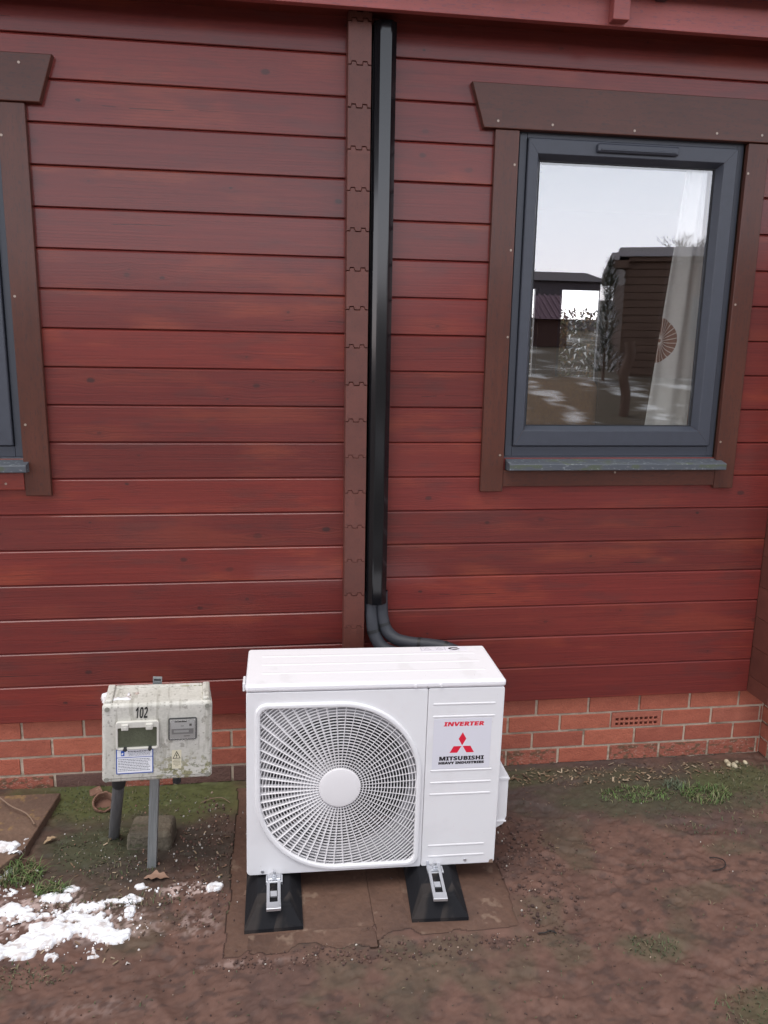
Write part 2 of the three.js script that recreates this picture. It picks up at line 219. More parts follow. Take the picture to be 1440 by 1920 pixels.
{
  const xs = [], zs = [];
  const grow = (from, to, step, f, dir, arr) => { let v = from, s = step; while (dir * (to - v) > 0) { s = Math.min(s * f, Math.max(step, 14)); v += dir * s; arr.push(v); } };
  const L = []; grow(-1.2, -130, 0.0056, 1.09, -1, L); L.reverse(); xs.push(...L);
  for (let x = -1.2; x <= 2.25; x += 0.0056) xs.push(x); grow(2.25, 130, 0.0056, 1.045, 1, xs);
  const B = []; grow(-0.06, -60, 0.0056, 1.14, -1, B); B.reverse(); zs.push(...B);
  for (let z = -0.06; z <= 1.5; z += 0.0052) zs.push(z); grow(1.5, 7, 0.0052, 1.05, 1, zs); for (let z = zs[zs.length - 1] + 0.06; z < 12; z += 0.06) zs.push(z); grow(zs[zs.length - 1], 150, 0.06, 1.09, 1, zs);
  const nx = xs.length, nz = zs.length, pos = new Float32Array(nx * nz * 3), col = new Float32Array(nx * nz * 3), idx = [];
  for (let j = 0; j < nz; j++) for (let i = 0; i < nx; i++) { const k = (j * nx + i) * 3, x = xs[i], z = zs[j]; pos[k] = x; pos[k + 1] = groundH(x, z); pos[k + 2] = z; const c = groundC(x, z); col[k] = c[0]; col[k + 1] = c[1]; col[k + 2] = c[2]; }
  const index = new Uint32Array((nx - 1) * (nz - 1) * 6); let q = 0;
  for (let j = 0; j < nz - 1; j++) for (let i = 0; i < nx - 1; i++) { const a = j * nx + i, b = a + 1, c = a + nx, d = c + 1; index[q++] = a; index[q++] = c; index[q++] = b; index[q++] = b; index[q++] = c; index[q++] = d; }
  const g = new THREE.BufferGeometry(); g.setAttribute('position', new THREE.BufferAttribute(pos, 3)); g.setAttribute('color', new THREE.BufferAttribute(col, 3)); g.setIndex(new THREE.BufferAttribute(index, 1)); g.computeVertexNormals();
  const m = new THREE.Mesh(g, std({ vertexColors: true, roughness: 0.78 })); m.name = 'ground'; m.receiveShadow = true; m.userData.kind = 'structure'; m.userData.label = 'trodden reddish brown mud with moss and slush in front of the cabin'; scene.add(m);
}

// ---------------------------------------------------------------- the timber cabin
const cabin = thing('timber_cabin', 'red stained timber cabin on a brick plinth with grey windows', 'cabin');
const PITCH = 0.1308, jointY = (i) => 2.543 - i * PITCH;
let boardCount = 0;
function board(x0, x1, yb, yt, strip, tint, cut = {}) {
  const ch = cut.top ? 0 : 0.008, z = 0.0008 * (hash(boardCount++, 3, 1) - 0.5) * 2;
  const prof = [[-0.036, yb + 0.0005], [z - 0.0022, yb + 0.0005], [z, yb + 0.0028], [z, yt - ch], [z - 0.0015, yt - ch + 0.0016], [z - 0.0065, yt - 0.0014], [-0.036, yt - 0.0012]];
  const g = prismX(prof, x0, x1), p = g.attributes.position, uv = g.attributes.uv;
  const ox = x0 > 0.3 ? -0.32 + 0.72 * hash(strip, boardCount, 7) : 1.06 + 1.05 * hash(strip, boardCount, 7);   // what shows stays within one strip
  for (let i = 0; i < p.count; i++) uv.setXY(i, (p.getX(i) + ox) / 2.4, (strip + clamp((p.getY(i) - yb) / PITCH, 0.01, 0.99)) / 16);
  return part('wall_board', g, boardMats[tint], cabin);
}
for (let i = -2; i <= 16; i++) {
  const yt = jointY(i), yb = i === 16 ? 0.303 : jointY(i + 1), s = (i * 5 + 35) % 16, s2 = (i * 7 + 40) % 16, T = (k) => Math.floor(hash(i + 9, k, 77) * 5);
  // left stretch: between the left window and the log-end column
  const hit = yt > 1.30 && yb < 2.47;
  board(hit ? -0.83 : -2.6, 0.256, yb, yt, s, T(1));
  if (hit) { board(-2.6, -1.76, yb, yt, s, T(4)); if (yb < 1.3) board(-1.76, -0.83, yb, 1.305, s, T(1), { top: 1 }); if (yt > 2.47) board(-1.76, -0.83, 2.475, yt, s, T(1)); }
  if (hit) { board(0.334, 0.83, yb, yt, s2, T(2)); board(1.76, 1.984, yb, yt, s2, T(3)); if (yb < 1.3) board(0.83, 1.76, yb, 1.305, s2, T(2), { top: 1 }); if (yt > 2.47) board(0.83, 1.76, 2.475, yt, s2, T(2)); }
  else board(0.334, 1.984, yb, yt, s2, T(2));
}
// log ends of the cross wall, stacked into a column and locked with tongues
function logEnd(x0, x1, yb, yt, zf, mat, gap = 0.0010, tongue = 0.012) {
  const w = x1 - x0, s = new THREE.Shape(), t = tongue, a = 0.17 * w, b = 0.36 * w, c = 0.64 * w, d = 0.83 * w, n = 0.02 * w;
  const side = (y, k) => [[0.001, y], [a - n, y], [a, y + k * t], [b - n, y + k * t], [b + n, y - k * 0.1 * t], [c - n, y - k * 0.1 * t], [c, y + k * t], [d - n, y + k * t], [d + n, y], [w - 0.001, y]];
  const bot = side(yb + gap, 1), top = side(yt - gap, 1).reverse();
  [...bot, ...top].forEach(([x, y], i) => i ? s.lineTo(x0 + x, y) : s.moveTo(x0 + x, y));
  const g = new THREE.ExtrudeGeometry(s, { depth: zf + 0.05 - 0.0024, bevelEnabled: true, bevelSize: 0.0012, bevelThickness: 0.0024, bevelSegments: 1, bevelOffset: -0.0012 });
  g.translate(0, 0, -0.05 ); return part('log_end', uvMetric(g, 2, 2, hash(Math.round(yb * 100), 2, 3), 0.3), mat, cabin);
}
for (let k = -2; k <= 16; k++) { const yt = 2.624 - (k - 0) * PITCH, yb = yt - PITCH; const z = 0.06 + 0.0015 * (hash(k + 9, 4, 8) - 0.5); logEnd(0.255, 0.335, Math.max(0.303, yb), Math.min(2.784, yt), z, endMats[(k + 6) % 3], k > 10 ? 0.0003 : k > 8 ? 0.0005 : 0.0010, 0.010); }
for (let k = -2; k <= 17; k++) { const yt = 2.60 - k * PITCH, yb = yt - PITCH; if (yt < 0.36) break; logEnd(1.986, 2.07, Math.max(0.303, yb), Math.min(2.784, yt), 0.142, endMats[(k + 6) % 3]); }
// eaves
part('soffit', uvMetric(bx(-3.2, 5.2, 2.786, 2.80, -0.04, 0.121)), soffitMat, cabin);
const fascia = part('fascia', uvMetric(rbx(-3.2, 5.2, 2.762, 2.96, 0.122, 0.15, 0.002)), fasciaMat, cabin);
part('gutter_block', uvMetric(rbx(1.106, 1.163, 2.768, 2.9, 0.1505, 0.19, 0.004)), fasciaMat, cabin);
{
  const s = new THREE.Shape(); for (let i = 0; i <= 16; i++) { const a = Math.PI + Math.PI * i / 16; s[i ? 'lineTo' : 'moveTo'](0.056 * Math.cos(a), 0.056 * Math.sin(a)); }
  for (let i = 16; i >= 0; i--) { const a = Math.PI + Math.PI * i / 16; s.lineTo(0.0535 * Math.cos(a), 0.0535 * Math.sin(a)); }
  const g = new THREE.ExtrudeGeometry(s, { depth: 8.4, bevelEnabled: false, curveSegments: 4 }); g.rotateY(Math.PI / 2); g.translate(-3.2, 2.908, 0.212);
  const gu = part('gutter', g, std({ color: C(0.012, 0.013, 0.018), roughness: 0.3, side: THREE.DoubleSide }), cabin);
  part('bracket', rbx(1.258, 1.298, 2.842, 2.91, 0.151, 0.268, 0.006), std({ color: C(0.012, 0.013, 0.018), roughness: 0.35 }), gu);
}
part('roof', [bx(-3.4, 5.4, 2.962, 3.05, -4.2, 0.16), bx(-3.2, 5.2, 2.81, 2.96, -4.2, 0.12)], std({ color: C(0.05, 0.05, 0.052), roughness: 0.9 }), cabin);
// brick plinth
const plinth = part('brick_plinth', uvMetric(join([bx(-3, 1.397, -0.14, 0.302, -0.24, -0.0245), bx(1.62, 2.09, -0.14, 0.302, -0.24, -0.0245), bx(1.397, 1.62, -0.14, 0.1535, -0.24, -0.0245), bx(1.397, 1.62, 0.222, 0.302, -0.24, -0.0245)]), 1.6, 3.2), mortarMat, cabin);
let nb = 0;
function brick(x0, x1, y0, y1, par, mat, z0 = -0.12, z1 = -0.0195) {
  const j = () => 0.0016 * (hash(nb, Math.round(x0 * 371 + y0 * 977), 5 + (nb++ % 7)) - 0.5);
  const g = uvMetric(rbx(x0 + j(), x1 + j(), y0 + j(), y1 + j(), z0, z1 + 1.5 * j(), 0.0028, 1), 2, 4, hash(nb, 3, 2), hash(nb, 5, 4));
  return part('brick', g, mat, par);
}
for (let c = 1; c <= 5; c++) {
  const yt = 0.375 - 0.075 * c - (c === 1 ? 0.0 : 0.005), yb = 0.305 - 0.075 * c, off = c % 2 ? 1.066 : 0.9465;
  for (let k = -14; k <= 5; k++) {
    let x0 = off + 0.225 * k + 0.005 + (c === 3 ? -0.011 : 0), x1 = x0 + 0.215; if (x1 < -1.25 || x0 > 2.08) continue; x1 = Math.min(x1, 2.082);
    if (c === 2 && x0 > 1.36 && x0 < 1.45) continue;                    // the air brick sits here
    const dk = c === 4 && ((x0 > -0.9 && x0 < -0.7) || (x0 > -0.4 && x0 < -0.1));
    brick(x0, x1, yb, yt, plinth, dk ? darkBrick : c >= 4 && hash(k + 3, c, 44) < 0.7 ? mossBrick : brickMats[Math.floor(hash(k + 20, c, 15) * 5 * 0.999)]);
  }
}
{
  const s = new THREE.Shape(); s.moveTo(1.3985, 0.155); s.lineTo(1.6185, 0.155); s.lineTo(1.6185, 0.2205); s.lineTo(1.3985, 0.2205); s.closePath();
  for (let r = 0; r < 2; r++) for (let k = 0; k < 9; k++) { const x = 1.4225 + k * 0.0215, y = 0.1685 + r * 0.0215, h = new THREE.Path(); h.moveTo(x - 0.0068, y - 0.0062); h.lineTo(x + 0.0068, y - 0.0062); h.lineTo(x + 0.0068, y + 0.0068); h.lineTo(x - 0.0068, y + 0.0068); h.closePath(); s.holes.push(h); }
  const g = new THREE.ExtrudeGeometry(s, { depth: 0.03, bevelEnabled: true, bevelSize: 0.0012, bevelThickness: 0.0012, bevelSegments: 1, bevelOffset: -0.0012 }); g.translate(0, 0, -0.05);
  const ab = part('air_brick', uvMetric(g, 2, 4), brickMats[3], plinth); ab.userData.label = 'terracotta air brick with two rows of square holes';
}
// pier under the corner log ends
const pier = part('corner_pier', uvMetric(bx(2.094, 2.34, -0.1, 0.302, -0.2, 0.136), 1.6, 3.2), mortarMat, cabin);
for (let c = 1; c <= 5; c++) for (let k = 0; k < 2; k++) { const yb = 0.305 - 0.075 * c, yt = yb + 0.065, z1 = (c % 2 ? 0.138 : 0.025) - k * 0.225; brick(2.088, 2.19, yb, yt, pier, brickMats[(c + k) % 5], z1 - (c % 2 ? 0.215 : 0.1025), z1); }
// body of the cabin: inner skin, floor, back wall with two windows
const skinMat = std({ color: C(0.10, 0.055, 0.035), roughness: 0.8 });
const OP = [[-1.722, -0.872], [0.872, 1.722]];
{
  const L = []; const z0 = -0.10, z1 = -0.0375;
  for (const [a, b] of [[-3, -1.722], [-0.872, 0.872], [1.722, 5.1]]) L.push(bx(a, b, 0.305, 2.80, z0, z1));
  for (const [a, b] of OP) L.push(bx(a, b, 0.305, 1.312, z0, z1), bx(a, b, 2.472, 2.80, z0, z1));
  part('inner_wall', L, skinMat, cabin);
  const K = []; const wz0 = -3.68, wz1 = -3.6;
  for (const [a, b] of [[-3, 1.78], [2.174, 2.343], [2.733, 5.1]]) K.push(bx(a, b, 0.305, 2.80, wz0, wz1));
  for (const [a, b] of [[1.78, 2.174], [2.343, 2.733]]) K.push(bx(a, b, 0.305, 1.2, wz0, wz1), bx(a, b, 2.19, 2.80, wz0, wz1));
  part('back_wall', K, skinMat, cabin);
  part('side_wall', [bx(-3.08, -3.001, -0.1, 2.80, -3.68, -0.04), bx(5.101, 5.18, -0.1, 2.80, -3.68, -0.04)], skinMat, cabin);
  part('floor', bx(-3, 5.1, 0.22, 0.304, -3.68, -0.12), std({ color: C(0.2, 0.13, 0.08), roughness: 0.5 }), cabin);
  for (const [a, b] of [[1.78, 2.174], [2.343, 2.733]]) { const w = part('back_window', [bx(a, a + 0.03, 1.2, 2.19, -3.66, -3.62), bx(b - 0.03, b, 1.2, 2.19, -3.66, -3.62), bx(a + 0.03, b - 0.03, 1.2, 1.23, -3.66, -3.62)], frameMat, cabin); part('pane', bx(a + 0.03, b - 0.03, 1.23, 2.189, -3.641, -3.639), farGlassMat, w); }
}
const screwGeo = (() => { const g = join([cyl(0.0042, 0.0012, 0, 0, 0.0004, 'z', 12), cyl(0.0016, 0.0016, 0, 0, 0.0007, 'z', 8)]); return g; })();
const screw = (par, x, y, z) => part('screw', screwGeo, screwMat, par, [x, y, z]);
// windows
function windowAt(dx, withVent) {
  const X = (x) => x + dx;
  const w = new THREE.Group(); w.name = 'window'; cabin.add(w);
  // outer frame
  const F = (x0, x1, y0, y1, z0, z1) => bx(X(x0), X(x1), y0, y1, z0, z1);
  part('frame', [rbx(X(0.872), X(0.899), 1.312, 2.470, -0.06, -0.006, 0.002), rbx(X(1.695), X(1.722), 1.312, 2.470, -0.06, -0.006, 0.002), rbx(X(0.8992), X(1.6948), 2.444, 2.470, -0.06, -0.0055, 0.002), rbx(X(0.8992), X(1.6948), 1.312, 1.350, -0.06, -0.0055, 0.002)], frameMat, w);
  // mitred sash bars: ring from outer to inner rectangle, sloped bead toward the glass
  const ox0 = X(0.9005), ox1 = X(1.6935), oy0 = 1.3535, oy1 = 2.4425, ix0 = X(0.952), ix1 = X(1.627), iy0 = 1.427, iy1 = 2.376;
  const zf = 0.010, zb = -0.05, zi = -0.022, bead = 0.017, e = 0.0004;
  const ring = (d, z) => [[ox0 + d, oy0 + d, z], [ox1 - d, oy0 + d, z], [ox1 - d, oy1 - d, z], [ox0 + d, oy1 - d, z]];
  const inner = (d, z) => [[ix0 - d, iy0 - d, z], [ix1 + d, iy0 - d, z], [ix1 + d, iy1 + d, z], [ix0 - d, iy1 + d, z]];
  const loops = [ring(0, zb), ring(0, zf - 0.003), ring(0.003, zf), inner(bead, zf), inner(bead - 0.0025, zf - 0.002), inner(0, zi), inner(0, zb)];
  for (let k = 0; k < 4; k++) {
    const P = [], q = (k + 1) % 4, sh = (p, o) => { const along = [o[0] - p[0], o[1] - p[1]], L = Math.hypot(...along); return [p[0] + along[0] / L * e, p[1] + along[1] / L * e, p[2]]; };
    for (let r = 0; r + 1 < loops.length; r++) { const a = sh(loops[r][k], loops[r][q]), b = sh(loops[r][q], loops[r][k]), c = sh(loops[r + 1][q], loops[r + 1][k]), d = sh(loops[r + 1][k], loops[r + 1][q]); P.push(...a, ...b, ...c, ...a, ...c, ...d); }
    const g = new THREE.BufferGeometry(); g.setAttribute('position', new THREE.Float32BufferAttribute(P, 3)); g.computeVertexNormals(); part('sash_bar', uvMetric(g, 1, 1, k * 0.3, 0), frameMat, w);
  }
  const gk = (d) => [bx(ix0 - 0.001, ix1 + 0.001, iy0 - 0.001, iy0 + d, -0.028, -0.0225), bx(ix0 - 0.001, ix1 + 0.001, iy1 - d, iy1 + 0.001, -0.028, -0.0225), bx(ix0 - 0.001, ix0 + d, iy0 + d, iy1 - d, -0.028, -0.0225), bx(ix1 - d, ix1 + 0.001, iy0 + d, iy1 - d, -0.028, -0.0225)];
  part('gasket', gk(0.004), gasketMat, w);
  part('glass', new THREE.PlaneGeometry(ix1 - ix0 + 0.02, iy1 - iy0 + 0.02), glassMat, w, [(ix0 + ix1) / 2, (iy0 + iy1) / 2, -0.0285]);
  part('inner_glass', new THREE.PlaneGeometry(ix1 - ix0 + 0.02, iy1 - iy0 + 0.02), innerGlassMat, w, [(ix0 + ix1) / 2, (iy0 + iy1) / 2, -0.0465]);
  if (withVent) part('trickle_vent', [rbx(X(1.150), X(1.457), 2.403, 2.434, 0.0102, 0.026, 0.0075, 4), rbx(X(1.162), X(1.445), 2.409, 2.4155, 0.02, 0.029, 0.002)], frameMat, w);
  // sill section and projecting sill
  part('sub_frame', [rbx(X(0.868), X(1.720), 1.2965, 1.3115, -0.06, -0.004, 0.0015)], frameMat, w);
  const sp = [[-0.03, 1.262], [0.058, 1.2655], [0.062, 1.268], [0.062, 1.288], [0.058, 1.2915], [-0.003, 1.3035], [-0.03, 1.3035]];
  const sg = prismX(sp, X(0.874), X(1.745)); part('sill', uvMetric(sg, 1.3, 2.6), sillMat, w);
  return w;
}
windowAt(0, true); windowAt(-2.594, false);
// brown trims with their screws
function vtrim(x0, x1, y0, y1, screws) { const t = part('window_trim', uvMetric(rbx(x0, x1, y0, y1, -0.001, 0.022, 0.003)), trimMatV, cabin); for (const [x, y] of screws) screw(t, x, y, 0.022); }
vtrim(0.7755, 0.8625, 1.18, 2.4605, [[0.849, 2.347], [0.85, 2.06], [0.862 - 0.008, 1.756], [0.846, 1.32]]);
vtrim(1.7235, 1.8045, 1.187, 2.4605, [[1.731, 2.357], [1.735, 1.892], [1.733, 1.371]]);
vtrim(-0.8675, -0.7805, 1.177, 2.4605, [[-0.854, 1.858], [-0.851, 1.428], [-0.858, 2.36]]);
function hood(x0, x1, screws) {
  const s = new THREE.Shape(); s.moveTo(x0 + 0.047, 2.462); s.lineTo(x1 - 0.047, 2.462); s.lineTo(x1, 2.606); s.lineTo(x0, 2.606); s.closePath();
  const g = new THREE.ExtrudeGeometry(s, { depth: 0.026, bevelEnabled: true, bevelSize: 0.003, bevelThickness: 0.003, bevelSegments: 2, bevelOffset: -0.003 });
  const t = part('window_hood', uvMetric(g, 1, 1, 0.3 * x0, 0.2), trimMat, cabin); for (const [x, y] of screws) screw(t, x, y, 0.029);
}
hood(0.685, 1.894, [[0.781, 2.485], [0.977, 2.482], [1.279, 2.478], [1.591, 2.485], [1.766, 2.487]]);
hood(-1.91, -0.685, [[-0.787, 2.576]]);
{ const t = part('apron_trim', uvMetric(rbx(0.8632, 1.7228, 1.199, 1.261, -0.001, 0.020, 0.002)), trimMat, cabin); screw(t, 1.309, 1.252, 0.02);
  const r = part('apron_trim', uvMetric(rbx(-1.75, -0.869, 1.199, 1.261, -0.001, 0.020, 0.002)), redTrim, cabin); r.userData.label = 'bright red apron board under the left window'; screw(r, -0.931, 1.221, 0.02); }
part('window_lining', uvMetric(bx(1.735, 1.75, 1.3, 2.5, -0.36, -0.101), 1, 1), std({ map: trimMap, color: C(3.4, 2.2, 1.1), roughness: 0.5 }), cabin);

// ---------------------------------------------------------------- inside the room
{
  const g = new THREE.PlaneGeometry(1, 1.15, 60, 30), p = g.attributes.position;
  for (let i = 0; i < p.count; i++) { const u = p.getX(i) + 0.5, v = p.getY(i) / 1.15 + 0.5, l = mix(1.468, 1.562, v), r = mix(1.655, 1.675, v); p.setXYZ(i, mix(l, r, u), 1.33 + 1.15 * v, -0.115 + 0.018 * Math.sin(u * 12 + 1.4) * (0.4 + 0.6 * v)); }
  g.computeVertexNormals();
  const tex = canvas(512, 1024, (c, w, h) => {
    c.fillStyle = '#dcd6d2'; c.fillRect(0, 0, w, h);
    const cx = 14, cy = h * (1 - (1.755 - 1.33) / 1.15), rx = 235, ry = 76; c.save(); c.translate(cx, cy); c.scale(rx, ry); c.fillStyle = '#8a6152'; c.beginPath(); c.arc(0, 0, 1, 0, 7); c.fill();
    c.strokeStyle = '#eadfd8'; c.lineWidth = 0.03; for (let k = 0; k < 26; k++) { const a = k / 26 * 2 * Math.PI; c.beginPath(); c.moveTo(0.08 * Math.cos(a), 0.08 * Math.sin(a)); c.quadraticCurveTo(0.5 * Math.cos(a + 0.25), 0.5 * Math.sin(a + 0.25), Math.cos(a + 0.1), Math.sin(a + 0.1)); c.stroke(); } c.restore();
  });
  const m = new THREE.Mesh(g, phy({ map: tex, roughness: 0.95, transmission: 0.35, thickness: 0, side: THREE.DoubleSide })); m.name = numbered('curtain'); scene.add(m); tag(m, 'white curtain with a brown ribbed disc print behind the right window', 'curtain');
  const sofa = thing('armchair', 'tan armchair back showing through the right window', 'armchair', [0, 0, 0]);
  const so = std({ roughness: 0.85, map: dataTex(256, 256, (u, v) => { const n = fbm(u * 90, v * 90, 2, 460), p = fbm(u * 6, v * 6, 3, 461); return [0.15 + 0.12 * p + 0.08 * n, 0.075 + 0.05 * p + 0.035 * n, 0.035 + 0.025 * p]; }) });
  part('backrest', rbx(1.02, 1.50, 0.75, 1.588, -0.80, -0.62, 0.06, 4), so, sofa); part('seat', rbx(1.0, 1.52, 0.45, 0.78, -1.35, -0.81, 0.06, 3), so, sofa);
  for (const x of [1.07, 1.45]) for (const z of [-1.28, -0.72]) part('leg', cyl(0.02, 0.16, x, 0.384, z), so, sofa);
}

// ---------------------------------------------------------------- pipe trunking and insulated pipes
{
  const t = thing('pipe_trunking', 'glossy black plastic pipe trunking running up the wall beside the log ends', 'trunking');
  const s = new THREE.Shape(); [[0.3395, 0.0012], [0.4205, 0.0012], [0.4205, 0.012], [0.4185, 0.014], [0.4185, 0.048], [0.4175, 0.053], [0.399, 0.073], [0.395, 0.0745], [0.3645, 0.0745], [0.361, 0.073], [0.3425, 0.053], [0.3415, 0.048], [0.3415, 0.014], [0.3395, 0.012]].forEach(([x, z], i) => s[i ? 'lineTo' : 'moveTo'](x, -z));
  const g = new THREE.ExtrudeGeometry(s, { depth: 2.76 - 0.757, bevelEnabled: false }); g.rotateX(-Math.PI / 2); g.translate(0, 0.757, 0);
  // after the turn shape y (= -z) becomes +z ... keep the cover outside the wall
  g.computeBoundingBox(); if (g.boundingBox.max.z < 0.03) { g.scale(1, 1, -1); const ix = g.toNonIndexed(), p = ix.attributes.position; for (let i = 0; i < p.count; i += 3) { const a = [p.getX(i), p.getY(i), p.getZ(i)]; p.setXYZ(i, p.getX(i + 1), p.getY(i + 1), p.getZ(i + 1)); p.setXYZ(i + 1, ...a); } ix.computeVertexNormals(); part('cover', ix, blackPlastic, t); } else part('cover', g, blackPlastic, t);
  part('back_plate', bx(0.3365, 0.4235, 0.75, 2.764, 0.0009, 0.008), blackPlastic, t);
}
function pipe(name, label, pts, r, tapes) {
  const curve = new THREE.CatmullRomCurve3(pts.map((p) => new THREE.Vector3(...p)), false, 'centripetal');
  const g = new THREE.TubeGeometry(curve, 90, r, 20), p = g.attributes.position, m = new THREE.Mesh(g, foamMat); m.name = numbered(name); scene.add(m); tag(m, label, 'pipe');
  for (const u of tapes) { const q = new THREE.TubeGeometry(new THREE.CatmullRomCurve3([u - 0.008, u, u + 0.008].map((k) => curve.getPointAt(clamp(k)))), 4, r + 0.0012, 20); part('tape', q, tapeMat, m); }
}
pipe('insulated_pipe', 'black foam insulated pipe nearer the window, bending right over the unit', [[0.402, 0.80, 0.030], [0.403, 0.74, 0.034], [0.406, 0.695, 0.042], [0.420, 0.650, 0.056], [0.452, 0.622, 0.078], [0.505, 0.612, 0.10], [0.575, 0.613, 0.13], [0.635, 0.610, 0.16], [0.69, 0.592, 0.2], [0.735, 0.55, 0.24], [0.765, 0.47, 0.27], [0.775, 0.36, 0.29]], 0.024, [0.175, 0.40, 0.535]);
pipe('insulated_pipe', 'black foam insulated pipe nearer the log ends, dipping behind the unit', [[0.361, 0.80, 0.030], [0.362, 0.74, 0.036], [0.365, 0.69, 0.046], [0.374, 0.635, 0.06], [0.402, 0.592, 0.085], [0.455, 0.574, 0.11], [0.54, 0.572, 0.15], [0.64, 0.562, 0.2], [0.71, 0.52, 0.25], [0.74, 0.42, 0.29], [0.745, 0.3, 0.3]], 0.024, [0.19]);

// ---------------------------------------------------------------- paving slabs
const slab = (label, x0, x1, z0, z1, seed) => { const t = new THREE.Mesh(uvMetric(rbx(x0, x1, -0.04, 0.004, z0, z1, 0.0016, 2), 1.1, 1.1, seed, seed * 0.7), slabMat); t.name = numbered('paving_slab'); scene.add(t); tag(t, label, 'paving slab'); return t; };
slab('muddy brown paving slab under the left half of the unit', ...slabRects[0], 0.1); slab('muddy brown paving slab under the right half of the unit', ...slabRects[1], 0.57);
{
  const s = new THREE.Shape(); [[-1.6, -0.06], [-0.815, -0.072], [-0.845, -0.40], [-0.9, -0.505], [-1.6, -0.56]].forEach(([x, y], i) => s[i ? 'lineTo' : 'moveTo'](x, y));
  const g = new THREE.ExtrudeGeometry(s, { depth: 0.04, bevelEnabled: true, bevelSize: 0.004, bevelThickness: 0.004, bevelSegments: 2 }); g.rotateX(-Math.PI / 2); g.translate(0, 0.0, 0);
  const m = new THREE.Mesh(uvMetric(g, 1.2, 1.2), rustSlabMat); m.name = numbered('paving_slab'); m.position.set(0, 0.004, 0); scene.add(m); tag(m, 'dark rust-stained paving slab lying loose against the plinth at left', 'paving slab');
}

// ---------------------------------------------------------------- rubber feet
function foot(label, x, z, yaw, len) {
  const t = thing('rubber_foot', label, 'rubber foot', [x, 0.004, z], 'rubber feet under the unit'); t.rotation.y = yaw; t.userData.group = undefined; delete t.userData.group;
  const L = len, a = 0.087, b = 0.05, h = 0.062, ring = (hx, z0, z1, y) => [[-hx, y, z0], [hx, y, z0], [hx, y, z1], [-hx, y, z1]];
  const R = [ring(a, -L, 0, 0), ring(a, -L, 0, 0.012), ring(a - 0.004, -L + 0.003, -0.003, 0.0165), ring(b + 0.003, -L + 0.036, -0.036, h - 0.004), ring(b - 0.002, -L + 0.04, -0.042, h)], P = [], U = [];
  const quad = (p, q, r, s) => { for (const v of [p, q, r, p, r, s]) { P.push(...v); U.push(v[0] * 2 + v[2], v[1] * 2 + v[2] * 1.3); } };
  for (let k = 0; k + 1 < R.length; k++) for (let i = 0; i < 4; i++) { const j = (i + 1) % 4; quad(R[k][j], R[k][i], R[k + 1][i], R[k + 1][j]); }
  quad(R[4][3], R[4][2], R[4][1], R[4][0]);
  const g = new THREE.BufferGeometry(); g.setAttribute('position', new THREE.Float32BufferAttribute(P, 3)); g.setAttribute('uv', new THREE.Float32BufferAttribute(U, 2)); g.computeVertexNormals();
  part('block', g, rubberMat, t);
  const w = 0.021, c0 = -0.5, c1 = -0.008, y = h - 0.008;
  const ch = part('channel', [bx(-w, -w + 0.0028, y + 0.0092, h + 0.010, c0, c1 - 0.03), bx(w - 0.0028, w, y + 0.0092, h + 0.010, c0, c1 - 0.03), bx(-w + 0.003, -w + 0.009, h + 0.0075, h + 0.0098, c0, c1 - 0.03), bx(w - 0.009, w - 0.003, h + 0.0075, h + 0.0098, c0, c1 - 0.03)], steelMat, t);
  part('end_plate', [rbx(-w - 0.001, w + 0.001, y + 0.0095, h + 0.012, c1 - 0.0298, c1 + 0.001, 0.002)], steelMat, t);
  part('square_nut', [bx(-0.010, 0.010, h + 0.0015, h + 0.0065, c1 - 0.085, c1 - 0.06)], steelMat, t);
  return t;
}
foot('black rubber support foot under the fan side of the unit', -0.0155, 0.838, 0.0, 0.6);
foot('scuffed black rubber support foot under the unit below the logo panel', 0.487, 0.852, -0.06, 0.6);

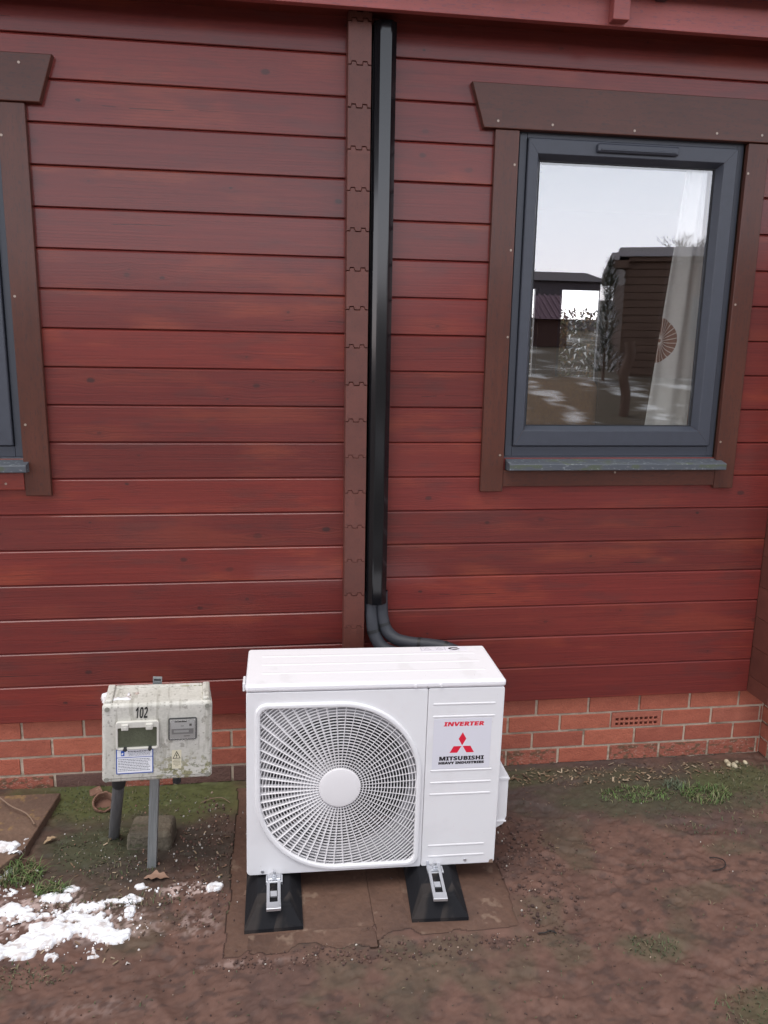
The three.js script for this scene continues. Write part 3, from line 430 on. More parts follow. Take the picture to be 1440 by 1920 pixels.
// ---------------------------------------------------------------- air conditioner outdoor unit
const unit = thing('air_conditioner', 'white outdoor air conditioner unit with round fan grille standing on rubber feet', 'air conditioner', [-0.0992, 0.0756, 0.6692]);
unit.rotation.set(-0.0052, -0.0074, -0.0141, 'YXZ');
{
  const U = unit, fx = 0.288, fy = 0.294, W = 0.8, H = 0.616, D = 0.29;
  const outer = (Cls, d) => roundRect(0.026 + d, 0.009 + d, 0.546 - d, 0.581 - d, [0.036 - d * 0.6, 0.262 - d, 0.036 - d * 0.6, 0.262 - d], Cls);
  // front panel with the fan opening
  const s = roundRect(0, 0, 0.5558, H, [0.0075, 0.0062, 0.0062, 0.014]); s.holes.push(outer(THREE.Path, 0.010));
  part('front_panel', uvMetric(new THREE.ExtrudeGeometry(s, { depth: 0.014, bevelEnabled: true, bevelSize: 0.0025, bevelThickness: 0.0025, bevelSegments: 3, bevelOffset: -0.0025, curveSegments: 32 }).translate(0, 0, -0.0165), 1.2, 1.2), whiteMat, U);
  const s2 = roundRect(0.5570, 0, W, H, [0.0062, 0.0075, 0.012, 0.0062]);
  const sp = part('service_panel', uvMetric(new THREE.ExtrudeGeometry(s2, { depth: 0.014, bevelEnabled: true, bevelSize: 0.0025, bevelThickness: 0.0025, bevelSegments: 3, bevelOffset: -0.0025, curveSegments: 12 }).translate(0, 0, -0.0165), 1.2, 1.2, 0.4, 0.1), whiteMat, U);
  const rib = (y, x0 = 0.577, x1 = 0.769) => { const g = new THREE.CapsuleGeometry(0.0036, x1 - x0, 4, 10); g.rotateZ(Math.PI / 2); g.scale(1, 1, 0.42); g.translate((x0 + x1) / 2, y, 0.0001); part('embossed_rib', g, whiteMat, sp); };
  for (const y of [0.563, 0.521, 0.337, 0.295, 0.2545]) rib(y); rib(0.0725, 0.580, 0.759); rib(0.034, 0.581, 0.760);
  part('casing', uvMetric(join([bx(0.001, 0.003, 0.003, H, -D, -0.0169), bx(W - 0.003, W - 0.001, 0.003, H, -D, -0.0169), bx(0.0031, W - 0.0031, 0.003, 0.005, -D + 0.0021, -0.0169), bx(0.0031, 0.1, 0.0051, H, -D, -D + 0.002), bx(0.56, W - 0.0031, 0.0051, H, -D, -D + 0.002), bx(0.562, 0.564, 0.0051, H - 0.001, -D + 0.0021, -0.0166)]), 1.2, 1.2), whiteMat, U);
  // recessed shroud with round bell mouth, fan, coil
  const shroudMat = std({ color: C(0.36, 0.355, 0.37), roughness: 0.5, side: THREE.DoubleSide });   // grey painted steel
  const sh = roundRect(0.03, 0.01, 0.55, 0.585, 0.02), hole = new THREE.Path(); hole.absarc(fx, fy, 0.224, 0, 2 * Math.PI, true); sh.holes.push(hole);
  part('shroud', [new THREE.ExtrudeGeometry(sh, { depth: 0.002, bevelEnabled: false, curveSegments: 48 }).translate(0, 0, -0.034)], shroudMat, U);
  part('bell_mouth', [new THREE.CylinderGeometry(0.224, 0.224, 0.022, 64, 1, true).rotateX(Math.PI / 2).translate(fx, fy, -0.0452)], shroudMat, U);
  const coil = []; for (let k = 0; k < 60; k++) coil.push(bx(0.03 + k * 0.0088, 0.0315 + k * 0.0088, 0.02, 0.60, -0.272, -0.262));
  part('coil', [bx(0.02, 0.555, 0.012, 0.61, -0.28, -0.2722), ...coil], std({ color: C(0.16, 0.16, 0.17), roughness: 0.5 }), U);
  const fan = part('fan', [cyl(0.055, 0.06, fx, fy, -0.115, 'z', 32)], darkMat, U);
  for (let k = 0; k < 3; k++) {
    const P = [], N = 10, M = 12, a0 = k * 2 * Math.PI / 3 + 0.55, pt = (i, j) => { const r = mix(0.05, 0.212, i / N), a = a0 + (j / M - 0.5) * 1.25 + 0.5 * (i / N) * (i / N); return [fx + r * Math.cos(a), fy + r * Math.sin(a), -0.115 + (j / M - 0.5) * 0.075]; };
    for (let i = 0; i < N; i++) for (let j = 0; j < M; j++) P.push(...pt(i, j), ...pt(i + 1, j), ...pt(i + 1, j + 1), ...pt(i, j), ...pt(i + 1, j + 1), ...pt(i, j + 1));
    const g = new THREE.BufferGeometry(); g.setAttribute('position', new THREE.Float32BufferAttribute(P, 3)); g.computeVertexNormals(); part('fan_blade', g, std({ color: C(0.028, 0.027, 0.032), roughness: 0.5, side: THREE.DoubleSide }), fan);
  }
  // grille: surround, hub, rings, ribs
  const gr = new THREE.Group(); gr.name = 'fan_grille'; U.add(gr);
  const so = outer(THREE.Shape, 0); so.holes.push(outer(THREE.Path, 0.0165));
  part('surround', new THREE.ExtrudeGeometry(so, { depth: 0.012, bevelEnabled: true, bevelSize: 0.006, bevelThickness: 0.006, bevelSegments: 4, bevelOffset: -0.006, curveSegments: 40 }).translate(0, 0, -0.009), whiteMat, gr);
  const inX = [0.026 + 0.015, 0.546 - 0.015], inY = [0.009 + 0.015, 0.581 - 0.015], rl = 0.247, rs = 0.026;
  const inside = (x, y) => {
    if (x < inX[0] || x > inX[1] || y < inY[0] || y > inY[1]) return false;
    const c = (cx, cy, sx, sy, r) => (x - cx) * sx > 0 && (y - cy) * sy > 0 && Math.hypot(x - cx, y - cy) > r;
    return !(c(inX[0] + rs, inY[1] - rs, -1, 1, rs) || c(inX[1] - rs, inY[0] + rs, 1, -1, rs) || c(inX[1] - rl, inY[1] - rl, 1, 1, rl) || c(inX[0] + rl, inY[0] + rl, -1, -1, rl));
  };
  part('hub', [cyl(0.0655, 0.012, fx, fy, -0.002, 'z', 48, 0.0655), new THREE.SphereGeometry(0.0655, 48, 12, 0, 2 * Math.PI, 0, Math.PI / 2).scale(1, 0.06, 1).rotateX(Math.PI / 2).translate(fx, fy, 0.004)], grilleMat, gr);
  for (let q = 0; q < 35; q++) {
    const r = 0.0735 + q * 0.0098, hw = 0.0014, z1 = 0.0, z0 = -0.0026, N = 360, P = []; let prev = false;
    const pt = (a, rr, z) => [fx + rr * Math.cos(a), fy + rr * Math.sin(a), z];
    for (let i = 0; i < N; i++) {
      const a = i / N * 2 * Math.PI, b = (i + 1) / N * 2 * Math.PI; if (!inside(fx + r * Math.cos((a + b) / 2), fy + r * Math.sin((a + b) / 2))) continue;
      const A = [pt(a, r - hw, z0), pt(a, r - hw, z1), pt(a, r + hw, z1), pt(a, r + hw, z0)], B = [pt(b, r - hw, z0), pt(b, r - hw, z1), pt(b, r + hw, z1), pt(b, r + hw, z0)];
      for (let k = 0; k < 3; k++) P.push(...A[k], ...A[k + 1], ...B[k + 1], ...A[k], ...B[k + 1], ...B[k]);
    }
    if (!P.length) continue; const g = new THREE.BufferGeometry(); g.setAttribute('position', new THREE.Float32BufferAttribute(P, 3)); g.computeVertexNormals(); part('grille_ring', g, grilleMat, gr);
  }
  for (let k = 0; k < 56; k++) {      // the spokes lean, so they look broad on one side and thin on the other
    const a = (k + 0.5) / 56 * 2 * Math.PI, ca = Math.cos(a), sa = Math.sin(a); let r1 = 0.064; while (inside(fx + r1 * ca, fy + r1 * sa)) r1 += 0.002;
    const g = new THREE.BoxGeometry(r1 - 0.0635, 0.0016, 0.0108, 1, 1, 1), p = g.attributes.position; for (let i = 0; i < p.count; i++) { const z = p.getZ(i) - 0.0054; p.setXYZ(i, p.getX(i) + (r1 + 0.0635) / 2, p.getY(i) + 0.34 * (z + 0.004), z); }
    g.computeVertexNormals(); g.rotateZ(a); g.translate(fx, fy, 0.0022); part('grille_spoke', g, grilleMat, gr);
  }
  // lid
  const lid = part('lid', uvMetric(rbx(-0.003, W + 0.003, H + 0.001, 0.642, -D - 0.003, 0.003, 0.010, 4), 1.1, 1.7), lidMat, U);
  for (const z of [-0.085, -0.155, -0.225]) { const g = new THREE.CapsuleGeometry(0.007, 0.70, 4, 10); g.rotateZ(Math.PI / 2); g.scale(1, 0.12, 1); g.translate(0.40, 0.642, z); part('embossed_rib', g, lidMat, lid); }
  part('top_sticker', labelGeo(0.16, 0.0006, 0.036, 0.655, 0.6424, -0.263), std({ roughness: 0.4, map: canvas(640, 144, (c, w, h) => {
    c.fillStyle = '#dedbe2'; c.fillRect(0, 0, w, h); c.strokeStyle = '#8b8790'; c.lineWidth = 5; c.strokeRect(10, 12, 330, 110);
    for (const x of [95, 260]) { c.beginPath(); c.moveTo(x, 30); c.lineTo(x - 45, 100); c.lineTo(x + 45, 100); c.closePath(); c.stroke(); c.beginPath(); c.moveTo(x - 60, 45); c.lineTo(x + 60, 95); c.stroke(); }
    c.strokeStyle = '#26242a'; c.lineWidth = 30; c.beginPath(); c.ellipse(470, 70, 68, 30, 0, 0.3, 5.6); c.stroke(); c.fillStyle = '#26242a'; c.fillRect(440, 92, 60, 30);
  }) }), lid);
  part('lid_tab', rbx(-0.011, -0.0031, 0.612, 0.640, -0.075, -0.02, 0.003), whiteMat, lid);
  const sc = (x, y, z, par, m = steelMat) => { const g = join([cyl(0.0048, 0.003, 0, 0, 0.0015, 'z', 14), cyl(0.0052, 0.001, 0, 0, 0.0004, 'z', 14)]); part('screw', g, m, par, [x, y, z]); };
  sc(0.515, 0.6275, 0.003, lid, whiteMat); sc(0.595, 0.6275, 0.003, lid, whiteMat);
  sc(0.049, 0.012, 0, U); sc(0.519, 0.0155, 0, U); sc(0.578, 0.014, 0, sp); sc(0.702, 0.016, 0, sp);
  { const g = new THREE.BufferGeometry(); const P = [[0.781, 0.001, 0.0012], [0.797, 0.001, 0.0012], [0.794, 0.014, 0.0012], [0.784, 0.012, 0.0012]]; g.setAttribute('position', new THREE.Float32BufferAttribute([P[0], P[1], P[2], P[0], P[2], P[3]].flat(), 3)); g.computeVertexNormals(); part('scuff', g, std({ color: C(0.22, 0.15, 0.11), roughness: 0.9 }), sp); }
  // logo sticker
  const st = canvas(740, 680, (c, w, h) => {
    c.fillStyle = '#d2d1d9'; c.fillRect(0, 0, w, h); for (let k = 0; k < 500; k++) { c.fillStyle = `rgba(255,255,255,${0.05})`; c.fillRect(hash(k, 1, 2) * w, hash(k, 4, 2) * h, 60, 2); }
    const red = '#d1213a', fit = (t, x, y, width, font, col, it) => { c.save(); c.font = font; c.fillStyle = col; c.translate(x, y); if (it) c.transform(1, 0, -0.18, 1, 0, 0); c.scale(width / c.measureText(t).width, 1); c.fillText(t, 0, 0); if (it !== 2) { c.strokeStyle = col; c.lineWidth = 5; c.strokeText(t, 0, 0); } c.restore(); };
    fit('INVERTER', 128, 98, 510, 'bold 74px sans-serif', red, 1);
    const P = (pts) => { c.fillStyle = red; c.beginPath(); pts.forEach(([x, y], i) => i ? c.lineTo(x, y) : c.moveTo(x, y)); c.closePath(); c.fill(); };
    P([[375, 186], [424, 276], [375, 366], [326, 276]]); P([[367, 374], [268, 374], [218, 464], [316, 464]]); P([[383, 374], [482, 374], [532, 464], [434, 464]]);
    fit('MITSUBISHI', 84, 566, 580, 'bold 72px sans-serif', '#17161b', 0);
    fit('HEAVY INDUSTRIES', 80, 618, 588, 'bold 42px sans-serif', '#17161b', 0);
  });
  part('logo_sticker', [labelGeo(0.186, 0.17, 0.0006, 0.6705, 0.4285, 0.0005)], std({ map: st, roughness: 0.3 }), sp);
  // valve cover on the right side
  const vp = [[0.0, 0.345], [0.016, 0.335], [0.043, 0.288], [0.044, 0.145], [0.034, 0.118], [0.0, 0.098]], vs = new THREE.Shape(); vp.forEach(([x, y], i) => vs[i ? 'lineTo' : 'moveTo'](x, y));
  const vg = new THREE.ExtrudeGeometry(vs, { depth: 0.15, bevelEnabled: true, bevelSize: 0.004, bevelThickness: 0.004, bevelSegments: 2, bevelOffset: -0.004 }); vg.translate(W - 0.001, 0, -0.185);
  const vc = part('valve_cover', vg, whiteMat, U);
  part('cover_lip', [rbx(W + 0.004, W + 0.0435, 0.280, 0.2875, -0.0308, -0.027, 0.001), rbx(W + 0.004, W + 0.041, 0.128, 0.1335, -0.0308, -0.027, 0.001)], whiteMat, vc);
  // feet brackets
  for (const x of [0.086, 0.599]) {
    const b = part('mounting_bracket', [rbx(x - 0.024, x + 0.024, -0.0075, -0.0005, -0.02, 0.036, 0.002), rbx(x - 0.02, x + 0.02, -0.0004, 0.006, 0.0045, 0.03, 0.003), rbx(x - 0.026, x - 0.0205, -0.009, 0.004, 0.006, 0.04, 0.002), rbx(x + 0.0205, x + 0.026, -0.009, 0.004, 0.006, 0.04, 0.002)], steelMat, U);
    part('bolt', [cyl(0.009, 0.007, x, 0.0096, 0.018, 'y', 6), cyl(0.005, 0.012, x, 0.018, 0.018, 'y', 12), cyl(0.013, 0.0015, x, 0.0068, 0.018, 'y', 20)], steelMat, b);
  }
}

// ---------------------------------------------------------------- electricity meter box on its post
const meter = thing('meter_box', 'weathered grey plastic meter box with black numbers on a metal post', 'meter box', [-0.418, 0, 0.5]);
meter.rotation.z = -0.068;
{
  const M = meter, T = (x) => x + 0.0118 + 0.369;
  const tilt = new THREE.Group(); tilt.name = 'enclosure'; M.add(tilt); tilt.position.set(0.0118, 0.532, 0.0);
  tilt.rotation.set(0.03, 0.085, 0.022);
  const boxMap = dataTex(1024, 1024, (u, v) => {
    const n = fbm(u * 6, v * 6, 5, 400), f = fbm(u * 60, v * 60, 3, 401), sp = fbm(u * 34, v * 30, 3, 402), dr = fbm(u * 30, v * 4, 3, 403);
    let c = mix3([0.45, 0.435, 0.385], [0.58, 0.56, 0.51], n); c = mix3(c, [0.19, 0.175, 0.145], sm(0.66, 0.76, sp) * 0.55); c = mix3(c, [0.26, 0.245, 0.2], sm(0.6, 0.8, dr) * 0.5);
    const low = sm(0.45, 0.12, v) * sm(0.35, 0.6, u); c = mix3(c, [0.20, 0.185, 0.07], sm(0.50, 0.62, fbm(u * 26, v * 22, 4, 404)) * 0.8 * low); c = mix3(c, [0.10, 0.11, 0.045], sm(0.6, 0.72, fbm(u * 40, v * 40, 3, 405)) * 0.7 * low);
    return [c[0] * (0.88 + 0.24 * f), c[1] * (0.88 + 0.24 * f), c[2] * (0.88 + 0.24 * f)];
  });
  const boxMat = std({ map: boxMap, roughness: 0.6 }), w = 0.160, h = 0.130, uvB = (g) => { g = uvMetric(g, 1 / (2 * w), 1 / (2 * h), 0.5, 0.5); return g; };
  // a tapered body with rounded edges, dished top
  const body = new RoundedBoxGeometry(2 * w, 2 * h, 0.125, 4, 0.012); body.translate(0, 0, 0.0655);
  { const p = body.attributes.position; for (let i = 0; i < p.count; i++) { const x = p.getX(i), y = p.getY(i), z = p.getZ(i); const t = (y / h + 1) / 2; p.setX(i, x * mix(1.02, 1.0, t)); if (y > 0 && z < 0.05) p.setX(i, p.getX(i) * 0.965); } body.computeVertexNormals(); }
  part('body', uvB(body), boxMat, tilt);
  part('rim', uvB(join([rbx(-w * 0.955, -w * 0.955 + 0.022, h - 0.006, h + 0.010, 0.008, 0.118, 0.006, 3), rbx(w * 0.955 - 0.022, w * 0.955, h - 0.006, h + 0.010, 0.008, 0.118, 0.006, 3), rbx(-w * 0.94 + 0.02, w * 0.94 - 0.02, h - 0.004, h + 0.004, 0.004, 0.020, 0.003)])), boxMat, tilt);
  part('seam', [bx(-w * 0.985, w * 0.985, -h + 0.014, -h + 0.0155, 0.1, 0.1285)], std({ color: C(0.12, 0.11, 0.09), roughness: 0.8 }), tilt).visible = true;
  for (const [x, y] of [[-0.145, 0.116], [0.145, 0.116], [-0.150, -0.117], [0.149, -0.117]]) part('screw_cap', [cyl(0.0072, 0.003, x, y, 0.1292, 'z', 18), bx(x - 0.0012, x + 0.0012, y - 0.005, y + 0.005, 0.1305, 0.1312)], std({ color: C(0.24, 0.235, 0.20), roughness: 0.7 }), tilt);
  // hinged inspection cover, left
  const cv = new THREE.Group(); cv.name = 'inspection_cover'; M.add(cv); cv.rotation.copy(tilt.rotation); cv.position.copy(new THREE.Vector3(0, -0.009, 0).applyEuler(tilt.rotation).add(tilt.position));
  const ringS = roundRect(-0.121, -0.006, 0.004, 0.087, 0.010); ringS.holes.push(roundRect(-0.1145, -0.000, -0.0025, 0.0665, 0.004, THREE.Path));
  const creamMat = std({ color: C(0.56, 0.54, 0.49), roughness: 0.45 });
  part('cover_frame', new THREE.ExtrudeGeometry(ringS, { depth: 0.007, bevelEnabled: true, bevelSize: 0.002, bevelThickness: 0.002, bevelSegments: 2, bevelOffset: -0.002 }).translate(0, 0, 0.130), creamMat, cv);
  part('cover_window', bx(-0.1145, -0.0025, 0.0, 0.0665, 0.1288, 0.1315), phy({ roughness: 0.35, clearcoat: 0.6, map: dataTex(256, 256, (u, v) => { const n = fbm(u * 40, v * 26, 4, 420); return mix3([0.060, 0.068, 0.044], [0.115, 0.125, 0.085], n); }) }), cv);
  for (const x of [-0.094, -0.024]) part('hinge', [rbx(x - 0.010, x + 0.010, 0.062, 0.081, 0.1375, 0.146, 0.002), bx(x - 0.005, x + 0.005, 0.066, 0.074, 0.1462, 0.1475)], creamMat, cv);
  for (const x of [-0.094, -0.022]) part('catch', cyl(0.0072, 0.008, x, -0.004, 0.136, 'z', 5), std({ color: C(0.03, 0.03, 0.03), roughness: 0.6 }), cv);
  // clear meter window, right
  const mw = new THREE.Group(); mw.name = 'meter_window'; M.add(mw); mw.rotation.copy(tilt.rotation); mw.position.copy(new THREE.Vector3(0.005, -0.011, 0).applyEuler(tilt.rotation).add(tilt.position));
  const rs = roundRect(0.026, 0.018, 0.110, 0.091, 0.006); part('seal', new THREE.ExtrudeGeometry(rs, { depth: 0.003, bevelEnabled: false }).translate(0, 0, 0.1285), std({ color: C(0.04, 0.04, 0.04), roughness: 0.7 }), mw);
  part('dial_plate', bx(0.030, 0.106, 0.022, 0.087, 0.1315, 0.1335), std({ roughness: 0.3, map: canvas(256, 220, (c, W, H) => { c.fillStyle = '#b3b1ad'; c.fillRect(0, 0, W, H); c.fillStyle = '#c6c5c2'; c.fillRect(14, 20, W - 28, 84); c.fillStyle = '#8b8a88'; c.fillRect(20, 104, W - 40, 60); c.fillStyle = '#55544f'; c.fillRect(50, 14, 120, 16); c.fillStyle = '#4a4a4a'; for (let k = 0; k < 3; k++) c.fillRect(112 + k * 10, 68, 5, 10); c.fillStyle = '#5d5c5a'; c.fillRect(195, 50, 24, 26); c.fillStyle = '#b5b4b1'; c.fillRect(40, 120, 150, 26); c.fillStyle = '#67665f'; c.fillRect(140, 184, 60, 8); }) }), mw);
  part('clear_cover', new RoundedBoxGeometry(0.080, 0.069, 0.010, 3, 0.004).translate(0.068, 0.0545, 0.139), phy({ transmission: 1, thickness: 0, roughness: 0.05, ior: 1.45, color: C(0.9, 0.9, 0.9) }), mw);
  // print: number, notice, warning
  const pr = new THREE.Group(); pr.name = 'print'; M.add(pr); pr.position.copy(tilt.position); pr.rotation.copy(tilt.rotation);
  part('number_plate', new THREE.PlaneGeometry(0.042, 0.047).translate(-0.050, 0.1025, 0.1292), std({ roughness: 0.6, transparent: true, alphaTest: 0.5, map: canvas(256, 230, (c, W, H) => { c.clearRect(0, 0, W, H); c.save(); c.translate(12, 205); c.transform(1, 0, -0.10, 1, 14, 0); c.font = 'bold 250px sans-serif'; c.fillStyle = '#141414'; c.scale(226 / c.measureText('102').width, 0.98); c.fillText('102', 0, 0); c.restore(); }) }), pr);
  part('notice', labelGeo(0.108, 0.083, 0.0006, -0.067, -0.0585, 0.1289), std({ roughness: 0.35, map: canvas(660, 492, (c, W, H) => {
    c.fillStyle = '#e2e2e6'; c.fillRect(0, 0, W, H); c.strokeStyle = '#1d489c'; c.lineWidth = 18; c.strokeRect(9, 9, W - 18, H - 18); c.fillStyle = '#1d489c'; c.fillRect(9, 158, W - 18, 12); c.fillStyle = '#2455b0'; c.fillRect(86, 30, 62, 104); c.fillStyle = '#e2e2e6'; c.beginPath(); c.ellipse(112, 92, 16, 24, 0.4, 0, 7); c.fill();
    const ln = (y, x0, x1, t, col, sd) => { c.fillStyle = col; let x = x0, k = 0; while (x < x1) { const q = 8 + 34 * hash(k, sd, 6); c.fillRect(x, y + 3 * hash(k, sd, 9), Math.min(q, x1 - x), t); x += q + 7; k++; } };
    ln(38, 210, 610, 20, '#39414f', 1); ln(72, 210, 610, 11, '#5a6270', 2); ln(98, 225, 600, 11, '#5a6270', 3); ln(124, 225, 600, 9, '#707784', 4); for (let k = 0; k < 8; k++) ln(196 + k * 32, 36, 622 - 70 * hash(k, 1, 1), 12, '#474d58', 10 + k);
  }) }), pr);
  part('warning_label', labelGeo(0.028, 0.063, 0.0006, 0.056, -0.060, 0.1289), std({ roughness: 0.4, map: canvas(240, 448, (c, W, H) => { c.fillStyle = '#cfc8b0'; c.fillRect(0, 0, W, H); c.strokeStyle = '#1c1a18'; c.lineWidth = 16; c.beginPath(); c.moveTo(120, 34); c.lineTo(30, 196); c.lineTo(210, 196); c.closePath(); c.stroke(); c.lineWidth = 14; c.beginPath(); c.moveTo(132, 84); c.lineTo(104, 136); c.lineTo(134, 132); c.lineTo(110, 184); c.stroke(); c.fillStyle = '#6a6555'; for (const [y, x0, x1] of [[232, 50, 190], [266, 24, 216], [300, 40, 205], [334, 44, 200], [372, 84, 160]]) for (let x = x0; x < x1; x += 22) c.fillRect(x, y, 15, 16); }) }), pr);
  // post with top tab, glands
  part('post', [rbx(-0.0145, 0.0145, -0.14, 0.62, -0.003, 0.0, 0.001), rbx(-0.0145, -0.0113, -0.14, 0.62, -0.028, -0.0032, 0.001), rbx(0.0113, 0.0145, -0.14, 0.62, -0.028, -0.0032, 0.001)], galvMat, M);
  const tab = part('post_tab', [rbx(-0.0142, 0.0142, 0.60, 0.684, -0.0062, -0.0032, 0.001)], galvMat, M);
  part('tab_slot', bx(-0.011, 0.011, 0.671, 0.677, -0.0031, -0.0022), darkMat, tab);
  part('cable_gland', [cyl(0.017, 0.012, 0.078, 0.396, 0.07), cyl(0.013, 0.03, 0.078, 0.378, 0.07)], std({ color: C(0.012, 0.012, 0.013), roughness: 0.6 }), M);
}
{
  const top = new THREE.Vector3(-0.487, 0.405, 0.57), bot = new THREE.Vector3(-0.588, -0.06, 0.265), d = bot.clone().sub(top);
  const t = thing('cable_duct', 'dark grey cable duct running from the meter box into the soil', 'pipe');
  const g = new THREE.TubeGeometry(new THREE.CatmullRomCurve3([top, top.clone().addScaledVector(d, 0.3), top.clone().addScaledVector(d, 0.65), bot]), 20, 0.0185, 18); part('duct', g, std({ roughness: 0.7, map: dataTex(128, 256, (u, v) => { const n = fbm(u * 8, v * 20, 4, 440), k = 0.060 + 0.06 * n; return [k, k * 0.98, k * 1.0]; }) }), t);
  part('cuff', new THREE.TubeGeometry(new THREE.CatmullRomCurve3([top, top.clone().addScaledVector(d, 0.15)]), 6, 0.0215, 18), std({ color: C(0.012, 0.012, 0.014), roughness: 0.6 }), t);
}
// concrete lump behind the post
{
  const g = new RoundedBoxGeometry(0.155, 0.11, 0.12, 4, 0.018), p = g.attributes.position; for (let i = 0; i < p.count; i++) { const x = p.getX(i), y = p.getY(i), z = p.getZ(i), n = fbm(x * 30 + z * 11, y * 30 - z * 9, 3, 450) - 0.5; p.setXYZ(i, x + 0.012 * n + 0.12 * y * (x < 0 ? 1 : -0.2), y + 0.012 * n, z + 0.014 * n); } g.computeVertexNormals();
  const m = new THREE.Mesh(uvMetric(g, 2, 2), stoneMat); m.name = numbered('concrete_block'); m.position.set(-0.437, 0.018, 0.345); m.rotation.y = -0.06; scene.add(m); tag(m, 'mossy pale concrete lump half buried behind the meter post', 'concrete block');
}
// terracotta pipe end and shard
{
  const pts = [[0.037, -0.03], [0.038, 0.02], [0.041, 0.034], [0.038, 0.037], [0.033, 0.033], [0.031, 0.0], [0.03, -0.03]].map((p) => new THREE.Vector2(...p)), g = new THREE.LatheGeometry(pts, 40), p = g.attributes.position;
  for (let i = 0; i < p.count; i++) { const a = Math.atan2(p.getZ(i), p.getX(i)), k = 1 + 0.05 * (vnoise(Math.cos(a) * 3 + 5, Math.sin(a) * 3 + 5, 460) - 0.5); p.setXYZ(i, p.getX(i) * k, p.getY(i) + (p.getY(i) > 0.01 ? 0.012 * (vnoise(Math.cos(a) * 6 + 9, Math.sin(a) * 6 + 9, 461) - 0.5) : 0), p.getZ(i) * k); } g.computeVertexNormals();
  const t = thing('terracotta_pipe', 'broken terracotta pipe end open to the sky beside the duct', 'clay pipe', [-0.645, 0.012, 0.12]); t.rotation.set(0.5, 0, -0.12); part('ring', g, terraMat, t);
  part('mud_fill', cyl(0.033, 0.01, 0, -0.004, 0, 'y', 20), std({ color: C(0.17, 0.085, 0.06), roughness: 0.9 }), t);
  const s = new RoundedBoxGeometry(0.042, 0.014, 0.034, 3, 0.006), q = s.attributes.position; for (let i = 0; i < q.count; i++) q.setX(i, q.getX(i) * (1 + 0.5 * (vnoise(q.getZ(i) * 60, q.getY(i) * 60, 470) - 0.5))); s.computeVertexNormals();
  const m = new THREE.Mesh(uvMetric(s, 2, 2), terraMat); m.name = numbered('terracotta_shard'); m.position.set(-0.692, 0.022, 0.03); m.rotation.set(0.4, 0.4, 0.1); scene.add(m); tag(m, 'small terracotta shard on the moss behind the broken clay pipe', 'clay shard');
}

// ---------------------------------------------------------------- snow, leaves, twigs, grass, pebbles
const snowMat = std({ vertexColors: true, roughness: 0.75 });
function snowPatch(label, blobs, H, seed, thr = 0.42, base = groundH) {
  let x0 = 9, x1 = -9, z0 = 9, z1 = -9; for (const [x, z, rx, rz] of blobs) { x0 = Math.min(x0, x - rx * 1.7); x1 = Math.max(x1, x + rx * 1.7); z0 = Math.min(z0, z - rz * 1.7); z1 = Math.max(z1, z + rz * 1.7); }
  const st = 0.0038, nx = Math.ceil((x1 - x0) / st), nz = Math.ceil((z1 - z0) / st), V = [], val = (x, z) => { let v = 0; for (const [cx, cz, rx, rz] of blobs) { const d = ((x - cx) / rx) ** 2 + ((z - cz) / rz) ** 2; v = Math.max(v, 1 - 0.5 * d) ; } return v + 1.75 * (fbm(x * 22, z * 22, 4, seed) - 0.5) + 0.8 * (fbm(x * 95, z * 95, 2, seed + 7) - 0.5) - thr; };
  const P = [], K = [], id = new Int32Array((nx + 1) * (nz + 1)).fill(-1), f = new Float32Array((nx + 1) * (nz + 1));
  for (let j = 0; j <= nz; j++) for (let i = 0; i <= nx; i++) f[j * (nx + 1) + i] = val(x0 + i * st, z0 + j * st);
  const idx = [], vert = (i, j) => { const k = j * (nx + 1) + i; if (id[k] < 0) { const x = x0 + i * st, z = z0 + j * st, v = f[k], t = clamp(v / 0.35); id[k] = P.length / 3; P.push(x, base(x, z) + (v > 0 ? 0.95 * H * Math.sqrt(t) * (0.3 + 0.65 * fbm(x * 45, z * 45, 3, seed + 3)) : Math.max(-0.012, v * 0.2)), z); const dirt = clamp((1 - sm(0, 0.16, v)) * sm(0.35, 0.6, fbm(x * 120, z * 120, 2, seed + 5)) + 0.5 * sm(0.62, 0.72, fbm(x * 70, z * 70, 2, seed + 9))); K.push(...mix3([0.74, 0.75, 0.78], [0.40, 0.31, 0.27], dirt)); } return id[k]; };
  for (let j = 0; j < nz; j++) for (let i = 0; i < nx; i++) { const a = j * (nx + 1) + i; if (Math.max(f[a], f[a + 1], f[a + nx + 1], f[a + nx + 2]) <= 0) continue; const A = vert(i, j), B = vert(i + 1, j), Cc = vert(i, j + 1), D = vert(i + 1, j + 1); idx.push(A, Cc, B, B, Cc, D); }
  const g = new THREE.BufferGeometry(); g.setAttribute('position', new THREE.Float32BufferAttribute(P, 3)); g.setAttribute('color', new THREE.Float32BufferAttribute(K, 3)); g.setIndex(idx); g.computeVertexNormals();
  const m = new THREE.Mesh(g, snowMat); m.name = numbered('snow_patch'); scene.add(m); return tag(m, label, 'snow patch');
}
snowPatch('largest melting snow patch, a long bank at the bottom left', [[-0.78, 0.83, 0.09, 0.035], [-0.70, 0.80, 0.09, 0.035], [-0.61, 0.765, 0.075, 0.038], [-0.555, 0.75, 0.05, 0.05], [-0.485, 0.805, 0.06, 0.026], [-0.60, 0.715, 0.055, 0.024], [-0.87, 0.86, 0.08, 0.035], [-0.69, 0.745, 0.05, 0.02]], 0.019, 500, 0.46);
snowPatch('thin hooked snow strip on a muddy ridge below the meter box', [[-0.59, 0.672, 0.055, 0.016], [-0.525, 0.652, 0.055, 0.012], [-0.46, 0.652, 0.035, 0.013], [-0.455, 0.70, 0.014, 0.022]], 0.013, 520, 0.45);
